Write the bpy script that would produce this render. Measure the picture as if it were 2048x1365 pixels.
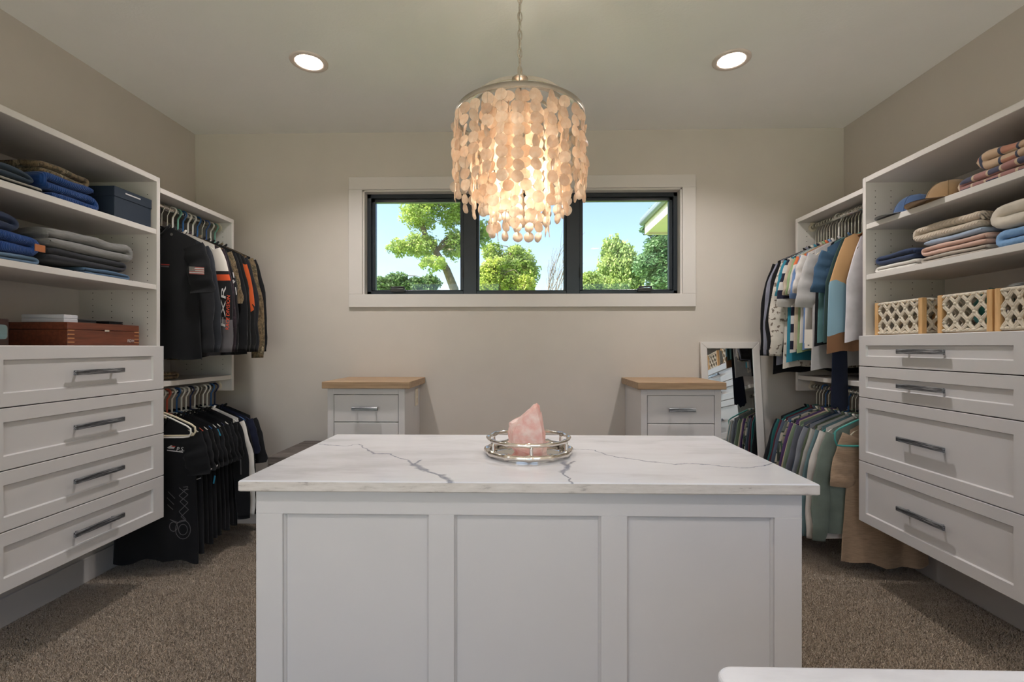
import bpy, bmesh, math, random
from mathutils import Vector, Matrix, noise
from mathutils.bvhtree import BVHTree
random.seed(7)
for o in list(bpy.data.objects): bpy.data.objects.remove(o)
S = bpy.context.scene; COL = S.collection
PI = math.pi

# ------------------------------------------------------------------ camera, world, sun, exposure
FPX = 950.0; CX = 1024.0; CY = 693.0; EYE = 1.25
YAW = math.atan(22 / FPX); CT, ST = math.cos(YAW), math.sin(YAW)
cam = bpy.data.objects.new('camera', bpy.data.cameras.new('camera')); COL.objects.link(cam)
cam.location = (0, 0, EYE); cam.rotation_euler = (PI / 2, 0, YAW)
cam.data.sensor_width = 36; cam.data.sensor_fit = 'HORIZONTAL'
cam.data.lens = FPX / 2048 * 36; cam.data.shift_y = 10.5 / 2048; cam.data.clip_start = 0.02; cam.data.clip_end = 300
S.camera = cam
S.view_settings.view_transform = 'Standard'; S.view_settings.look = 'None'
S.view_settings.exposure = 0.4; S.view_settings.gamma = 1.0; S.view_settings.use_curve_mapping = False

W = bpy.data.worlds.new('sky'); S.world = W; W.use_nodes = True
wn = W.node_tree.nodes; wl = W.node_tree.links
sky = wn.new('ShaderNodeTexSky'); sky.sky_type = 'NISHITA'; sky.sun_disc = False
sky.sun_elevation = math.radians(48); sky.sun_rotation = math.radians(-100); sky.air_density = 1.0; sky.dust_density = 2.0; sky.ozone_density = 1.5
bg = wn['Background']; wl.new(sky.outputs[0], bg.inputs[0]); bg.inputs[1].default_value = 0.28

sd = bpy.data.lights.new('sun', 'SUN'); sd.energy = 11.0; sd.angle = 0.009; sd.color = (1, .95, .86)
sun = bpy.data.objects.new('sun', sd); COL.objects.link(sun); sun.location = (-20, 0, 20)
sun.rotation_euler = Vector((1.0, 0.42, -1.15)).to_track_quat('-Z', 'Y').to_euler()
CAN_W = 17.0; BULB_W = 4.8                      # recessed cans and chandelier bulbs

# ------------------------------------------------------------------ pixel -> place helpers
def ray(px, py):
    u = (px - CX) / FPX; v = (CY - py) / FPX
    return Vector((-ST + u * CT, CT + u * ST, v))
def onX(px, py, X): d = ray(px, py); return Vector((0, 0, EYE)) + d * (X / d.x)
def onY(px, py, Y): d = ray(px, py); return Vector((0, 0, EYE)) + d * (Y / d.y)
def onZ(px, py, Z): d = ray(px, py); return Vector((0, 0, EYE)) + d * ((Z - EYE) / d.z)

# ------------------------------------------------------------------ materials
MATS = {}
def lin(c):
    return tuple(((x / 255) / 12.92 if x / 255 <= .04045 else ((x / 255 + .055) / 1.055) ** 2.4) for x in c)
def mk(name):
    m = bpy.data.materials.new(name); m.use_nodes = True
    nt = m.node_tree; return m, nt, nt.nodes['Principled BSDF']
def N(nt, t, **kw):
    n = nt.nodes.new(t)
    for k, v in kw.items():
        if hasattr(n, k): setattr(n, k, v)
    return n
def coords(nt, scale=(1, 1, 1), rot=(0, 0, 0)):
    tc = N(nt, 'ShaderNodeTexCoord'); mp = N(nt, 'ShaderNodeMapping')
    mp.inputs['Scale'].default_value = scale; mp.inputs['Rotation'].default_value = rot
    nt.links.new(tc.outputs['Object'], mp.inputs['Vector']); return mp.outputs[0]
def ntex(nt, vec, scale, detail=4, rough=.5):
    n = N(nt, 'ShaderNodeTexNoise'); n.inputs['Scale'].default_value = scale
    n.inputs['Detail'].default_value = detail; n.inputs['Roughness'].default_value = rough
    nt.links.new(vec, n.inputs['Vector']); return n.outputs['Fac']
def ramp(nt, fac, stops, interp='LINEAR'):
    r = N(nt, 'ShaderNodeValToRGB'); r.color_ramp.interpolation = interp; e = r.color_ramp.elements
    while len(e) < len(stops): e.new(.5)
    for el, (p, c) in zip(e, stops): el.position = p; el.color = (*c, 1)
    nt.links.new(fac, r.inputs[0]); return r.outputs[0]
def bump(nt, b, h, strength=.2, dist=.002):
    n = N(nt, 'ShaderNodeBump'); n.inputs['Strength'].default_value = strength; n.inputs['Distance'].default_value = dist
    nt.links.new(h, n.inputs['Height']); nt.links.new(n.outputs[0], b.inputs['Normal'])
def plain(name, c, rough=.5, metal=0, var=.04, nscale=6, bmp=0, bscale=200, spec=.5):
    if name in MATS: return MATS[name]
    m, nt, b = mk(name); v = coords(nt)
    f = ntex(nt, v, nscale)
    c0 = tuple(x * (1 - var) for x in c); c1 = tuple(min(1, x * (1 + var)) for x in c)
    nt.links.new(ramp(nt, f, [(.3, c0), (.7, c1)]), b.inputs['Base Color'])
    b.inputs['Roughness'].default_value = rough; b.inputs['Metallic'].default_value = metal
    b.inputs['Specular IOR Level'].default_value = spec
    if bmp: bump(nt, b, ntex(nt, v, bscale), bmp)
    MATS[name] = m; return m
def emis(name, c, s):
    m, nt, b = mk(name); b.inputs['Base Color'].default_value = (*c, 1)
    b.inputs['Emission Color'].default_value = (*c, 1); b.inputs['Emission Strength'].default_value = s; return m

M_wall = plain('wall_paint', lin((202, 193, 184)), .75, bmp=.12, bscale=260, var=.015)
M_ceil = plain('ceiling_paint', lin((240, 239, 235)), .8, bmp=.35, bscale=90, var=.01)
M_trim = plain('trim_paint', lin((212, 205, 200)), .35, var=.01)
M_white = plain('white_lacquer', lin((210, 206, 206)), .32, var=.012)
M_mel = plain('white_melamine', lin((214, 208, 203)), .45, var=.012)
M_gap = plain('gap_shade', (.02, .018, .018), .8)  # near-black colour standing in for shade inside the drawer gaps
M_chrome = plain('polished_nickel', (.78, .72, .65), .13, 1, var=.03)
M_nickel = plain('brushed_nickel', (.62, .56, .48), .32, 1, var=.06, nscale=40)
M_rod = plain('chrome_rod', (.75, .73, .7), .2, 1)
M_winblk = plain('black_window_frame', (.016, .022, .03), .28, var=.1)
M_winhw = plain('window_hardware', (.02, .02, .02), .4)
M_plate = plain('ivory_plastic', lin((228, 216, 196)), .4)

def m_wood(name, c0, c1, scale=(2, 30, 30), rough=.45, axis=None):
    m, nt, b = mk(name); v = coords(nt, scale)
    f = ntex(nt, v, 2.2, 8, .62)
    nt.links.new(ramp(nt, f, [(.3, c0), (.52, tuple((a + d) / 2 for a, d in zip(c0, c1))), (.72, c1)]), b.inputs['Base Color'])
    b.inputs['Roughness'].default_value = rough; bump(nt, b, f, .15, .001); return m
M_oak = m_wood('light_oak', lin((146, 116, 86)), lin((182, 152, 120)), (2, 30, 30))
M_mahog = m_wood('mahogany', lin((84, 42, 28)), lin((126, 68, 46)), (30, 2.5, 30), .35)
M_dkwood = m_wood('dark_brown_wood', lin((38, 22, 18)), lin((70, 40, 30)), (30, 2.5, 30), .35)
M_grywood = m_wood('weathered_grey_wood', lin((70, 62, 58)), lin((122, 112, 106)), (3, 40, 40), .7)
M_pine = m_wood('pale_pine', lin((196, 150, 96)), lin((226, 184, 132)), (30, 30, 3), .6)

def m_handle():
    m, nt, b = mk('brushed_gunmetal'); v = coords(nt, (200, 200, 200)); 
    tc = N(nt, 'ShaderNodeTexCoord'); mp = N(nt, 'ShaderNodeMapping'); mp.inputs['Scale'].default_value = (9, 260, 260)
    nt.links.new(tc.outputs['Object'], mp.inputs['Vector'])
    f = ntex(nt, mp.outputs[0], 1.0, 6, .7)
    nt.links.new(ramp(nt, f, [(.38, (.055, .058, .065)), (.5, (.17, .175, .19)), (.62, (.58, .6, .64))]), b.inputs['Base Color'])
    b.inputs['Metallic'].default_value = .85; b.inputs['Roughness'].default_value = .36; bump(nt, b, f, .5, .001); return m
M_handle = m_handle()

def m_carpet():
    m, nt, b = mk('taupe_carpet'); v = coords(nt)
    a = ntex(nt, v, 210, 6, .8); c = ntex(nt, v, 2.2, 3); mp = coords(nt, (1.0, 4.5, 1), (0, 0, .75)); st = ntex(nt, mp, 1.6, 4, .6)
    ca = ramp(nt, a, [(.33, lin((58, 47, 38))), (.5, lin((150, 135, 119))), (.66, lin((226, 210, 192)))])
    mx = N(nt, 'ShaderNodeMix', data_type='RGBA', blend_type='MULTIPLY'); mx.inputs[0].default_value = 1
    nt.links.new(ca, mx.inputs[6]); nt.links.new(ramp(nt, c, [(.3, (.86, .86, .86)), (.7, (1, 1, 1))]), mx.inputs[7])
    m2 = N(nt, 'ShaderNodeMix', data_type='RGBA'); nt.links.new(ramp(nt, st, [(.62, (0, 0, 0)), (.74, (.4, .4, .4))]), m2.inputs[0])
    nt.links.new(mx.outputs[2], m2.inputs[6]); m2.inputs[7].default_value = (*lin((200, 186, 172)), 1)
    nt.links.new(m2.outputs[2], b.inputs['Base Color']); b.inputs['Roughness'].default_value = 1; b.inputs['Specular IOR Level'].default_value = .1
    bump(nt, b, a, 1.0, .012); return m
M_carpet = m_carpet()
def m_pile():
    m, nt, b = mk('carpet_yarn'); v = coords(nt); a = ntex(nt, v, 240, 3, .8); mp = coords(nt, (1.0, 4.5, 1), (0, 0, .75)); st = ntex(nt, mp, 1.6, 4, .6)
    ca = ramp(nt, a, [(.32, lin((116, 101, 87))), (.5, lin((186, 169, 151))), (.68, lin((238, 222, 204)))])
    m2 = N(nt, 'ShaderNodeMix', data_type='RGBA'); nt.links.new(ramp(nt, st, [(.6, (0, 0, 0)), (.72, (.5, .5, .5))]), m2.inputs[0])
    nt.links.new(ca, m2.inputs[6]); m2.inputs[7].default_value = (*lin((232, 220, 206)), 1)
    nt.links.new(m2.outputs[2], b.inputs['Base Color']); b.inputs['Roughness'].default_value = .9; b.inputs['Specular IOR Level'].default_value = .15; return m
M_pile = m_pile()

def m_marble(name, veins=()):
    """white quartz; veins = [((x0,y0),(x1,y1),width), ...] in object space"""
    m, nt, b = mk(name); tc = N(nt, 'ShaderNodeTexCoord'); L = nt.links
    def vm(op, a, bb=None):
        n = N(nt, 'ShaderNodeVectorMath', operation=op)
        for i, x in ((0, a), (1, bb)):
            if x is None: continue
            if isinstance(x, (tuple, Vector)): n.inputs[i].default_value = x
            else: L.new(x, n.inputs[i])
        return n
    def ma(op, a, bb=None, clamp=False):
        n = N(nt, 'ShaderNodeMath', operation=op); n.use_clamp = clamp
        for i, x in ((0, a), (1, bb)):
            if x is None: continue
            if isinstance(x, (int, float)): n.inputs[i].default_value = x
            else: L.new(x, n.inputs[i])
        return n.outputs[0]
    P = tc.outputs['Object']
    nz = N(nt, 'ShaderNodeTexNoise'); nz.inputs['Scale'].default_value = 26; nz.inputs['Detail'].default_value = 6; L.new(P, nz.inputs['Vector'])
    off = vm('MULTIPLY', vm('SUBTRACT', nz.outputs['Color'], (.5, .5, .5)).outputs[0], (.035, .035, .0)).outputs[0]
    P2 = vm('MULTIPLY', vm('ADD', P, off).outputs[0], (1, 1, 0)).outputs[0]
    soft = ntex(nt, coords(nt, (1.2, 4, 4), (0, 0, .35)), 2.4, 7, .62)
    base = ramp(nt, soft, [(.34, lin((203, 202, 208))), (.5, lin((220, 220, 226))), (.7, lin((226, 227, 233)))])
    mind = None
    for (p, q, wd) in veins:
        p = Vector((*p, 0)); q = Vector((*q, 0)); d = q - p
        t = ma('DIVIDE', vm('DOT_PRODUCT', vm('SUBTRACT', P2, p).outputs[0], d).outputs['Value'], d.length_squared, True)
        n = N(nt, 'ShaderNodeVectorMath', operation='SCALE'); n.inputs[0].default_value = d; L.new(t, n.inputs['Scale'])
        dist = vm('DISTANCE', P2, vm('ADD', n.outputs[0], p).outputs[0]).outputs['Value']
        dd = ma('DIVIDE', dist, wd)
        mind = dd if mind is None else ma('MINIMUM', mind, dd)
    if mind is not None:
        core = ramp(nt, mind, [(.35, (1, 1, 1)), (1.0, (0, 0, 0))])
        mask = ma('MULTIPLY', core, ma('ADD', .35, ma('MULTIPLY', ntex(nt, P, 60, 4), .9)), True)
        mx = N(nt, 'ShaderNodeMix', data_type='RGBA'); L.new(mask, mx.inputs[0]); L.new(base, mx.inputs[6])
        mx.inputs[7].default_value = (*lin((118, 122, 140)), 1); base = mx.outputs[2]
    geo = N(nt, 'ShaderNodeNewGeometry'); sx = N(nt, 'ShaderNodeSeparateXYZ'); L.new(geo.outputs['Normal'], sx.inputs[0])
    L.new(base, b.inputs['Base Color']); b.inputs['Roughness'].default_value = .16; return m

def m_edge():
    m, nt, b = mk('quartz_edge'); f = ntex(nt, coords(nt, (7, 20, 40), (0, .5, 0)), 2.2, 8, .7)
    nt.links.new(ramp(nt, f, [(.3, lin((150, 142, 138))), (.42, lin((204, 196, 190))), (.7, lin((220, 213, 208)))]), b.inputs['Base Color'])
    b.inputs['Roughness'].default_value = .25; return m
M_edge = m_edge()

def m_glass(name, tint=(1, 1, 1), refl=1.0):
    m = bpy.data.materials.new(name); m.use_nodes = True; nt = m.node_tree; nt.nodes.clear()
    o = N(nt, 'ShaderNodeOutputMaterial'); t = N(nt, 'ShaderNodeBsdfTransparent'); t.inputs[0].default_value = (*tint, 1)
    g = N(nt, 'ShaderNodeBsdfGlossy'); g.inputs['Roughness'].default_value = .01
    fr = N(nt, 'ShaderNodeFresnel'); fr.inputs[0].default_value = 1.45
    mx = N(nt, 'ShaderNodeMixShader'); L = nt.links
    L.new(fr.outputs[0], mx.inputs[0]); L.new(t.outputs[0], mx.inputs[1]); L.new(g.outputs[0], mx.inputs[2]); L.new(mx.outputs[0], o.inputs[0])
    return m
M_glass = m_glass('window_glass', (.97, .985, .98))
M_mirror = plain('mirror_silver', (.86, .89, .9), .015, 1, var=0)

def m_translucent(name, c, tr=.5, nscale=40, c2=None, rough=.4):
    m = bpy.data.materials.new(name); m.use_nodes = True; nt = m.node_tree; b = nt.nodes['Principled BSDF']; L = nt.links
    out = [n for n in nt.nodes if n.type == 'OUTPUT_MATERIAL'][0]
    f = ntex(nt, coords(nt), nscale, 5, .6); col = ramp(nt, f, [(.3, c2 or tuple(x * .8 for x in c)), (.65, c)])
    L.new(col, b.inputs['Base Color']); b.inputs['Roughness'].default_value = rough
    t = N(nt, 'ShaderNodeBsdfTranslucent'); L.new(col, t.inputs[0])
    mx = N(nt, 'ShaderNodeMixShader'); mx.inputs[0].default_value = tr
    L.new(b.outputs[0], mx.inputs[1]); L.new(t.outputs[0], mx.inputs[2]); L.new(mx.outputs[0], out.inputs[0]); return m
M_capiz = m_translucent('capiz_shell', lin((252, 244, 234)), .62, 55, lin((238, 222, 204)), .3)
def disc_tint():
    nt = M_capiz.node_tree; L = nt.links; b = nt.nodes['Principled BSDF']; src = b.inputs['Base Color'].links[0].from_socket
    oi = N(nt, 'ShaderNodeObjectInfo'); rp = ramp(nt, oi.outputs['Random'], [(0, (.86, .81, .77)), (.5, (.95, .92, .89)), (1, (1, 1, 1))])
    mx = N(nt, 'ShaderNodeMix', data_type='RGBA', blend_type='MULTIPLY'); mx.inputs[0].default_value = 1
    L.new(src, mx.inputs[6]); L.new(rp, mx.inputs[7])
    for l in list(src.links):
        if l.to_node != mx: L.new(mx.outputs[2], l.to_socket)
disc_tint()
M_quartz = m_translucent('rose_quartz', lin((255, 238, 232)), .4, 30, lin((240, 184, 174)), .25)

def fabric(name, c, pat=None, c2=None, c3=None, rough=.9, scale=1.0):
    if name in MATS: return MATS[name]
    m, nt, b = mk(name); L = nt.links; v = coords(nt)
    f = ntex(nt, v, 14, 4); c0 = tuple(x * .88 for x in c); c1 = tuple(min(1, x * 1.1) for x in c)
    col = ramp(nt, f, [(.3, c0), (.7, c1)])
    def mixc(fac, a, bcol):
        mx = N(nt, 'ShaderNodeMix', data_type='RGBA'); L.new(fac, mx.inputs[0]); L.new(a, mx.inputs[6])
        if isinstance(bcol, tuple): mx.inputs[7].default_value = (*bcol, 1)
        else: L.new(bcol, mx.inputs[7])
        return mx.outputs[2]
    def wave(direction, sc, lo, hi):
        w = N(nt, 'ShaderNodeTexWave', wave_type='BANDS', bands_direction=direction); w.inputs['Scale'].default_value = sc
        L.new(v, w.inputs['Vector']); return ramp(nt, w.outputs['Fac'], [(lo, (0, 0, 0)), (hi, (1, 1, 1))])
    h = ntex(nt, v, 700, 2)
    if pat == 'camo':
        f2 = ntex(nt, coords(nt, (1, 1, .6)), 26 * scale, 7, .7)
        col = ramp(nt, f2, [(.30, lin((36, 30, 24))), (.42, lin((82, 68, 50))), (.5, lin((128, 108, 82))), (.57, lin((60, 56, 40))), (.66, lin((168, 150, 122)))])
    elif pat == 'plaid':
        col = mixc(wave('Z', 3.0 * scale, .55, .62), col, c2); col = mixc(wave('X', 3.0 * scale, .55, .62), col, c2)
        col = mixc(wave('Z', 6.0 * scale, .93, .96), col, c3 or c2); col = mixc(wave('X', 6.0 * scale, .93, .96), col, c3 or c2)
    elif pat == 'plaidfold':
        col = mixc(wave('Y', 3.0 * scale, .55, .62), col, c2); col = mixc(wave('Z', 7.0 * scale, .55, .62), col, c2)
        col = mixc(wave('Y', 6.0 * scale, .93, .96), col, c3 or c2)
    elif pat == 'stripe': col = mixc(wave('Z', 4 * scale, .5, .55), col, c2)
    elif pat == 'floral':
        f2 = ntex(nt, v, 34 * scale, 3); col = mixc(ramp(nt, f2, [(.58, (0, 0, 0)), (.62, (1, 1, 1))]), col, c2)
    elif pat == 'block':            # colour blocks by height with wavy borders
        sx = N(nt, 'ShaderNodeSeparateXYZ'); L.new(v, sx.inputs[0]); ad = N(nt, 'ShaderNodeMath', operation='MULTIPLY_ADD')
        L.new(ntex(nt, v, 7, 2), ad.inputs[0]); ad.inputs[1].default_value = scale; L.new(sx.outputs['Z'], ad.inputs[2])
        mr = N(nt, 'ShaderNodeMapRange'); mr.inputs[1].default_value = -.8; mr.inputs[2].default_value = 0.2; L.new(ad.outputs[0], mr.inputs[0])
        col = ramp(nt, mr.outputs[0], c2, 'CONSTANT')
    elif pat == 'heather':
        f2 = ntex(nt, coords(nt, (6, 6, 60)), 4, 4, .7); col = ramp(nt, f2, [(.3, tuple(x * .75 for x in c)), (.7, tuple(min(1, x * 1.2) for x in c))])
    elif pat == 'rib':
        w = N(nt, 'ShaderNodeTexWave', wave_type='BANDS', bands_direction='Y'); w.inputs['Scale'].default_value = 40 * scale; L.new(v, w.inputs['Vector']); h = w.outputs['Fac']
    elif pat == 'ribx':
        w = N(nt, 'ShaderNodeTexWave', wave_type='BANDS', bands_direction='DIAGONAL'); w.inputs['Scale'].default_value = 40 * scale; L.new(v, w.inputs['Vector']); h = w.outputs['Fac']
    elif pat == 'cable':
        w = N(nt, 'ShaderNodeTexVoronoi'); w.inputs['Scale'].default_value = 42 * scale; L.new(v, w.inputs['Vector']); h = w.outputs['Distance']
    L.new(col, b.inputs['Base Color']); b.inputs['Roughness'].default_value = rough; b.inputs['Specular IOR Level'].default_value = .2
    b.inputs['Sheen Weight'].default_value = .15
    bump(nt, b, h, .6 if pat in ('rib', 'ribx', 'cable') else .25, .004 if pat in ('rib', 'ribx', 'cable') else .0015)
    MATS[name] = m; return m

# ------------------------------------------------------------------ mesh helpers
def obj(name, me, mat=None, parent=None, loc=None):
    o = bpy.data.objects.new(name, me); COL.objects.link(o)
    if mat is not None and len(me.materials) == 0: me.materials.append(mat)
    if parent: o.parent = parent
    if loc: o.location = loc
    return o
def empty(name, loc=(0, 0, 0), rz=0):
    o = bpy.data.objects.new(name, None); COL.objects.link(o); o.location = loc; o.rotation_euler = (0, 0, rz); o.empty_display_size = .05; return o
def tag(o, label, cat, group=None, kind=None):
    if label: o['label'] = label
    if cat: o['category'] = cat
    if group: o['group'] = group
    if kind: o['kind'] = kind
    return o
def struct(o): o['kind'] = 'structure'; return o
class MB:
    def __init__(s): s.v = []; s.f = []; s.mi = []; s.cur = 0
    def add(s, vs, fs):
        n = len(s.v); s.v += [tuple(v) for v in vs]; s.f += [tuple(i + n for i in f) for f in fs]; s.mi += [s.cur] * len(fs)
    def box(s, x0, x1, y0, y1, z0, z1):
        s.add([(x, y, z) for x in (x0, x1) for y in (y0, y1) for z in (z0, z1)],
              [(0, 1, 3, 2), (4, 6, 7, 5), (0, 4, 5, 1), (2, 3, 7, 6), (0, 2, 6, 4), (1, 5, 7, 3)])
    def tube(s, pts, r, n=8, closed=False, sq=(1, 1), cap=True):
        pts = [Vector(p) for p in pts]; m = len(pts); rings = []
        rr = r if isinstance(r, (list, tuple)) else [r] * m
        up = Vector((0, 0, 1)); prev = None
        for i, p in enumerate(pts):
            a = pts[i - 1] if (i > 0 or closed) else p; b = pts[(i + 1) % m] if (i < m - 1 or closed) else p
            t = (b - a).normalized() if (b - a).length > 1e-9 else Vector((0, 0, 1))
            if prev is None:
                u = t.cross(up); u = u if u.length > 1e-3 else t.cross(Vector((1, 0, 0)))
            else:
                u = prev - t * prev.dot(t); u = u if u.length > 1e-6 else t.cross(up)
            u.normalize(); w = t.cross(u); prev = u
            rings.append([p + (u * math.cos(2 * PI * k / n) * sq[0] + w * math.sin(2 * PI * k / n) * sq[1]) * rr[i] for k in range(n)])
        vs = [v for R in rings for v in R]; fs = []
        for i in range(m if closed else m - 1):
            j = (i + 1) % m
            for k in range(n): fs.append((i * n + k, i * n + (k + 1) % n, j * n + (k + 1) % n, j * n + k))
        if cap and not closed: fs += [tuple(range(n))[::-1], tuple(range((m - 1) * n, m * n))]
        s.add(vs, fs)
    def lathe(s, prof, n=32, c=(0, 0, 0)):
        vs = [(c[0] + r * math.cos(2 * PI * k / n), c[1] + r * math.sin(2 * PI * k / n), c[2] + z) for r, z in prof for k in range(n)]
        fs = [(i * n + k, i * n + (k + 1) % n, (i + 1) * n + (k + 1) % n, (i + 1) * n + k) for i in range(len(prof) - 1) for k in range(n)]
        s.add(vs, fs)
    def ellipsoid(s, c, r, nu=12, nv=8):
        vs = []; fs = []
        for i in range(nv + 1):
            a = PI * i / nv
            for k in range(nu):
                t = 2 * PI * k / nu; vs.append((c[0] + r[0] * math.sin(a) * math.cos(t), c[1] + r[1] * math.sin(a) * math.sin(t), c[2] + r[2] * math.cos(a)))
        for i in range(nv):
            for k in range(nu): fs.append((i * nu + k, (i + 1) * nu + k, (i + 1) * nu + (k + 1) % nu, i * nu + (k + 1) % nu))
        s.add(vs, fs)
    def mesh(s, name, smooth=False, bevel=0, seg=2, mats=None):
        me = bpy.data.meshes.new(name); me.from_pydata(s.v, [], s.f)
        if mats:
            for m in mats: me.materials.append(m)
            me.polygons.foreach_set('material_index', s.mi)
        bm = bmesh.new(); bm.from_mesh(me)
        bmesh.ops.recalc_face_normals(bm, faces=bm.faces)
        if bevel:
            es = [e for e in bm.edges if len(e.link_faces) == 2 and e.calc_face_angle(0) > .6]
            bmesh.ops.bevel(bm, geom=es, offset=bevel, segments=seg, affect='EDGES', profile=.5)
        bm.to_mesh(me); bm.free()
        if smooth: me.polygons.foreach_set('use_smooth', [True] * len(me.polygons))
        me.update(); return me
    def build(s, name, mat=None, parent=None, smooth=False, bevel=0, seg=2, mats=None):
        return obj(name, s.mesh(name, smooth, bevel, seg, mats), mat, parent)
def box(name, x0, x1, y0, y1, z0, z1, mat, parent=None, bevel=.0015, seg=1):
    m = MB(); m.box(min(x0, x1), max(x0, x1), min(y0, y1), max(y0, y1), min(z0, z1), max(z0, z1)); return m.build(name, mat, parent, bevel=bevel, seg=seg)

# ------------------------------------------------------------------ the room
XL, XR, YB, YF, ZC = -2.32, 2.20, 3.31, -2.2, 2.75
WX0, WX1, WZ0, WZ1 = -1.123, 1.097, 1.613, 2.346       # window opening
FLOOR = struct(box('floor', XL - .15, XR + .15, YF - .15, YB + .15, -.12, 0, M_carpet, bevel=0))
def carpet_pile():
    import numpy as np
    rg = np.random.default_rng(5); P = []
    for (x0, x1, y0, y1, n) in ((XL + .02, -.69, 1.0, 3.28, 290000), (.70, XR - .02, 1.0, 3.28, 275000)):
        P.append(np.stack([rg.uniform(x0, x1, n), rg.uniform(y0, y1, n), np.zeros(n)], 1))
    P = np.concatenate(P); n = len(P); a = rg.uniform(0, 2 * np.pi, n); w = rg.uniform(.0012, .0024, n); h = rg.uniform(.006, .012, n)
    d = np.stack([np.cos(a) * w, np.sin(a) * w, np.zeros(n)], 1); tip = P + np.stack([rg.normal(0, .0045, n), rg.normal(0, .0045, n), h], 1)
    V = np.stack([P - d, P + d, tip], 1).reshape(-1, 3); me = bpy.data.meshes.new('carpet_pile')
    me.vertices.add(3 * n); me.vertices.foreach_set('co', V.ravel()); me.loops.add(3 * n); me.loops.foreach_set('vertex_index', np.arange(3 * n, dtype=np.int32))
    me.polygons.add(n); me.polygons.foreach_set('loop_start', np.arange(0, 3 * n, 3, dtype=np.int32)); me.update(calc_edges=True)
    o = obj('carpet_pile', me, M_pile, FLOOR); o['kind'] = 'stuff'
carpet_pile()
# ceiling with two holes for the cans is not needed: cans are recessed as surface baffles
CANS = [onZ(618, 123.5, ZC), onZ(1463, 119.5, ZC)]
def ceiling():
    # plate with square cut-outs at the cans (covered by the trims)
    holes = [(c.x, c.y) for c in CANS] + [(-1.13, -.5), (1.1, -.5)]; h = .066  # the fixed pair are cut-outs for the added lights behind the camera
    xs = sorted({XL - .15, XR + .15} | {c[0] + s * h for c in holes for s in (-1, 1)})
    ys = sorted({YF - .15, YB + .15} | {c[1] + s * h for c in holes for s in (-1, 1)})
    m = MB()
    for i in range(len(xs) - 1):
        for j in range(len(ys) - 1):
            cx, cy = (xs[i] + xs[i + 1]) / 2, (ys[j] + ys[j + 1]) / 2
            if any(abs(cx - a) < h and abs(cy - b) < h for a, b in holes): continue
            m.add([(xs[i], ys[j], ZC), (xs[i + 1], ys[j], ZC), (xs[i + 1], ys[j + 1], ZC), (xs[i], ys[j + 1], ZC)], [(0, 3, 2, 1)])
    o = m.build('ceiling', M_ceil); struct(o)
    r = MB(); r.box(XL - .3, XR + .3, YF - .6, YB + .5, ZC + .2, ZC + .3); k = r.build('roof_deck', M_ceil, o)
    return holes
CAN_POS = ceiling()
struct(box('wall_left', XL - .15, XL, YF - .15, YB + .15, 0, ZC + .2, M_wall, bevel=0))
struct(box('wall_right', XR, XR + .15, YF - .15, YB + .15, 0, ZC + .2, M_wall, bevel=0))
def wall_hole(name, y0, y1, hx0, hx1, hz0, hz1):
    m = MB(); a, b = XL, XR
    m.box(a, hx0, y0, y1, 0, ZC + .2); m.box(hx1, b, y0, y1, 0, ZC + .2); m.box(hx0, hx1, y0, y1, 0, hz0); m.box(hx0, hx1, y0, y1, hz1, ZC + .2)
    return struct(m.build(name, M_wall))
wall_hole('wall_back', YB, YB + .15, WX0 - .01, WX1 + .01, WZ0 - .01, WZ1 + .01)
wall_hole('wall_front', YF - .15, YF, -2.15, 2.05, .03, 2.45)
def bboard(name, x0, x1, y0, y1):
    m = MB(); m.box(x0, x1, y0, y1, 0, .13); return struct(m.build(name, M_trim, bevel=.004))
bboard('baseboard_left', XL, XL + .016, YF, YB); bboard('baseboard_right', XR - .016, XR, YF, YB); bboard('baseboard_back', XL + .016, XR - .016, YB - .016, YB)

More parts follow.
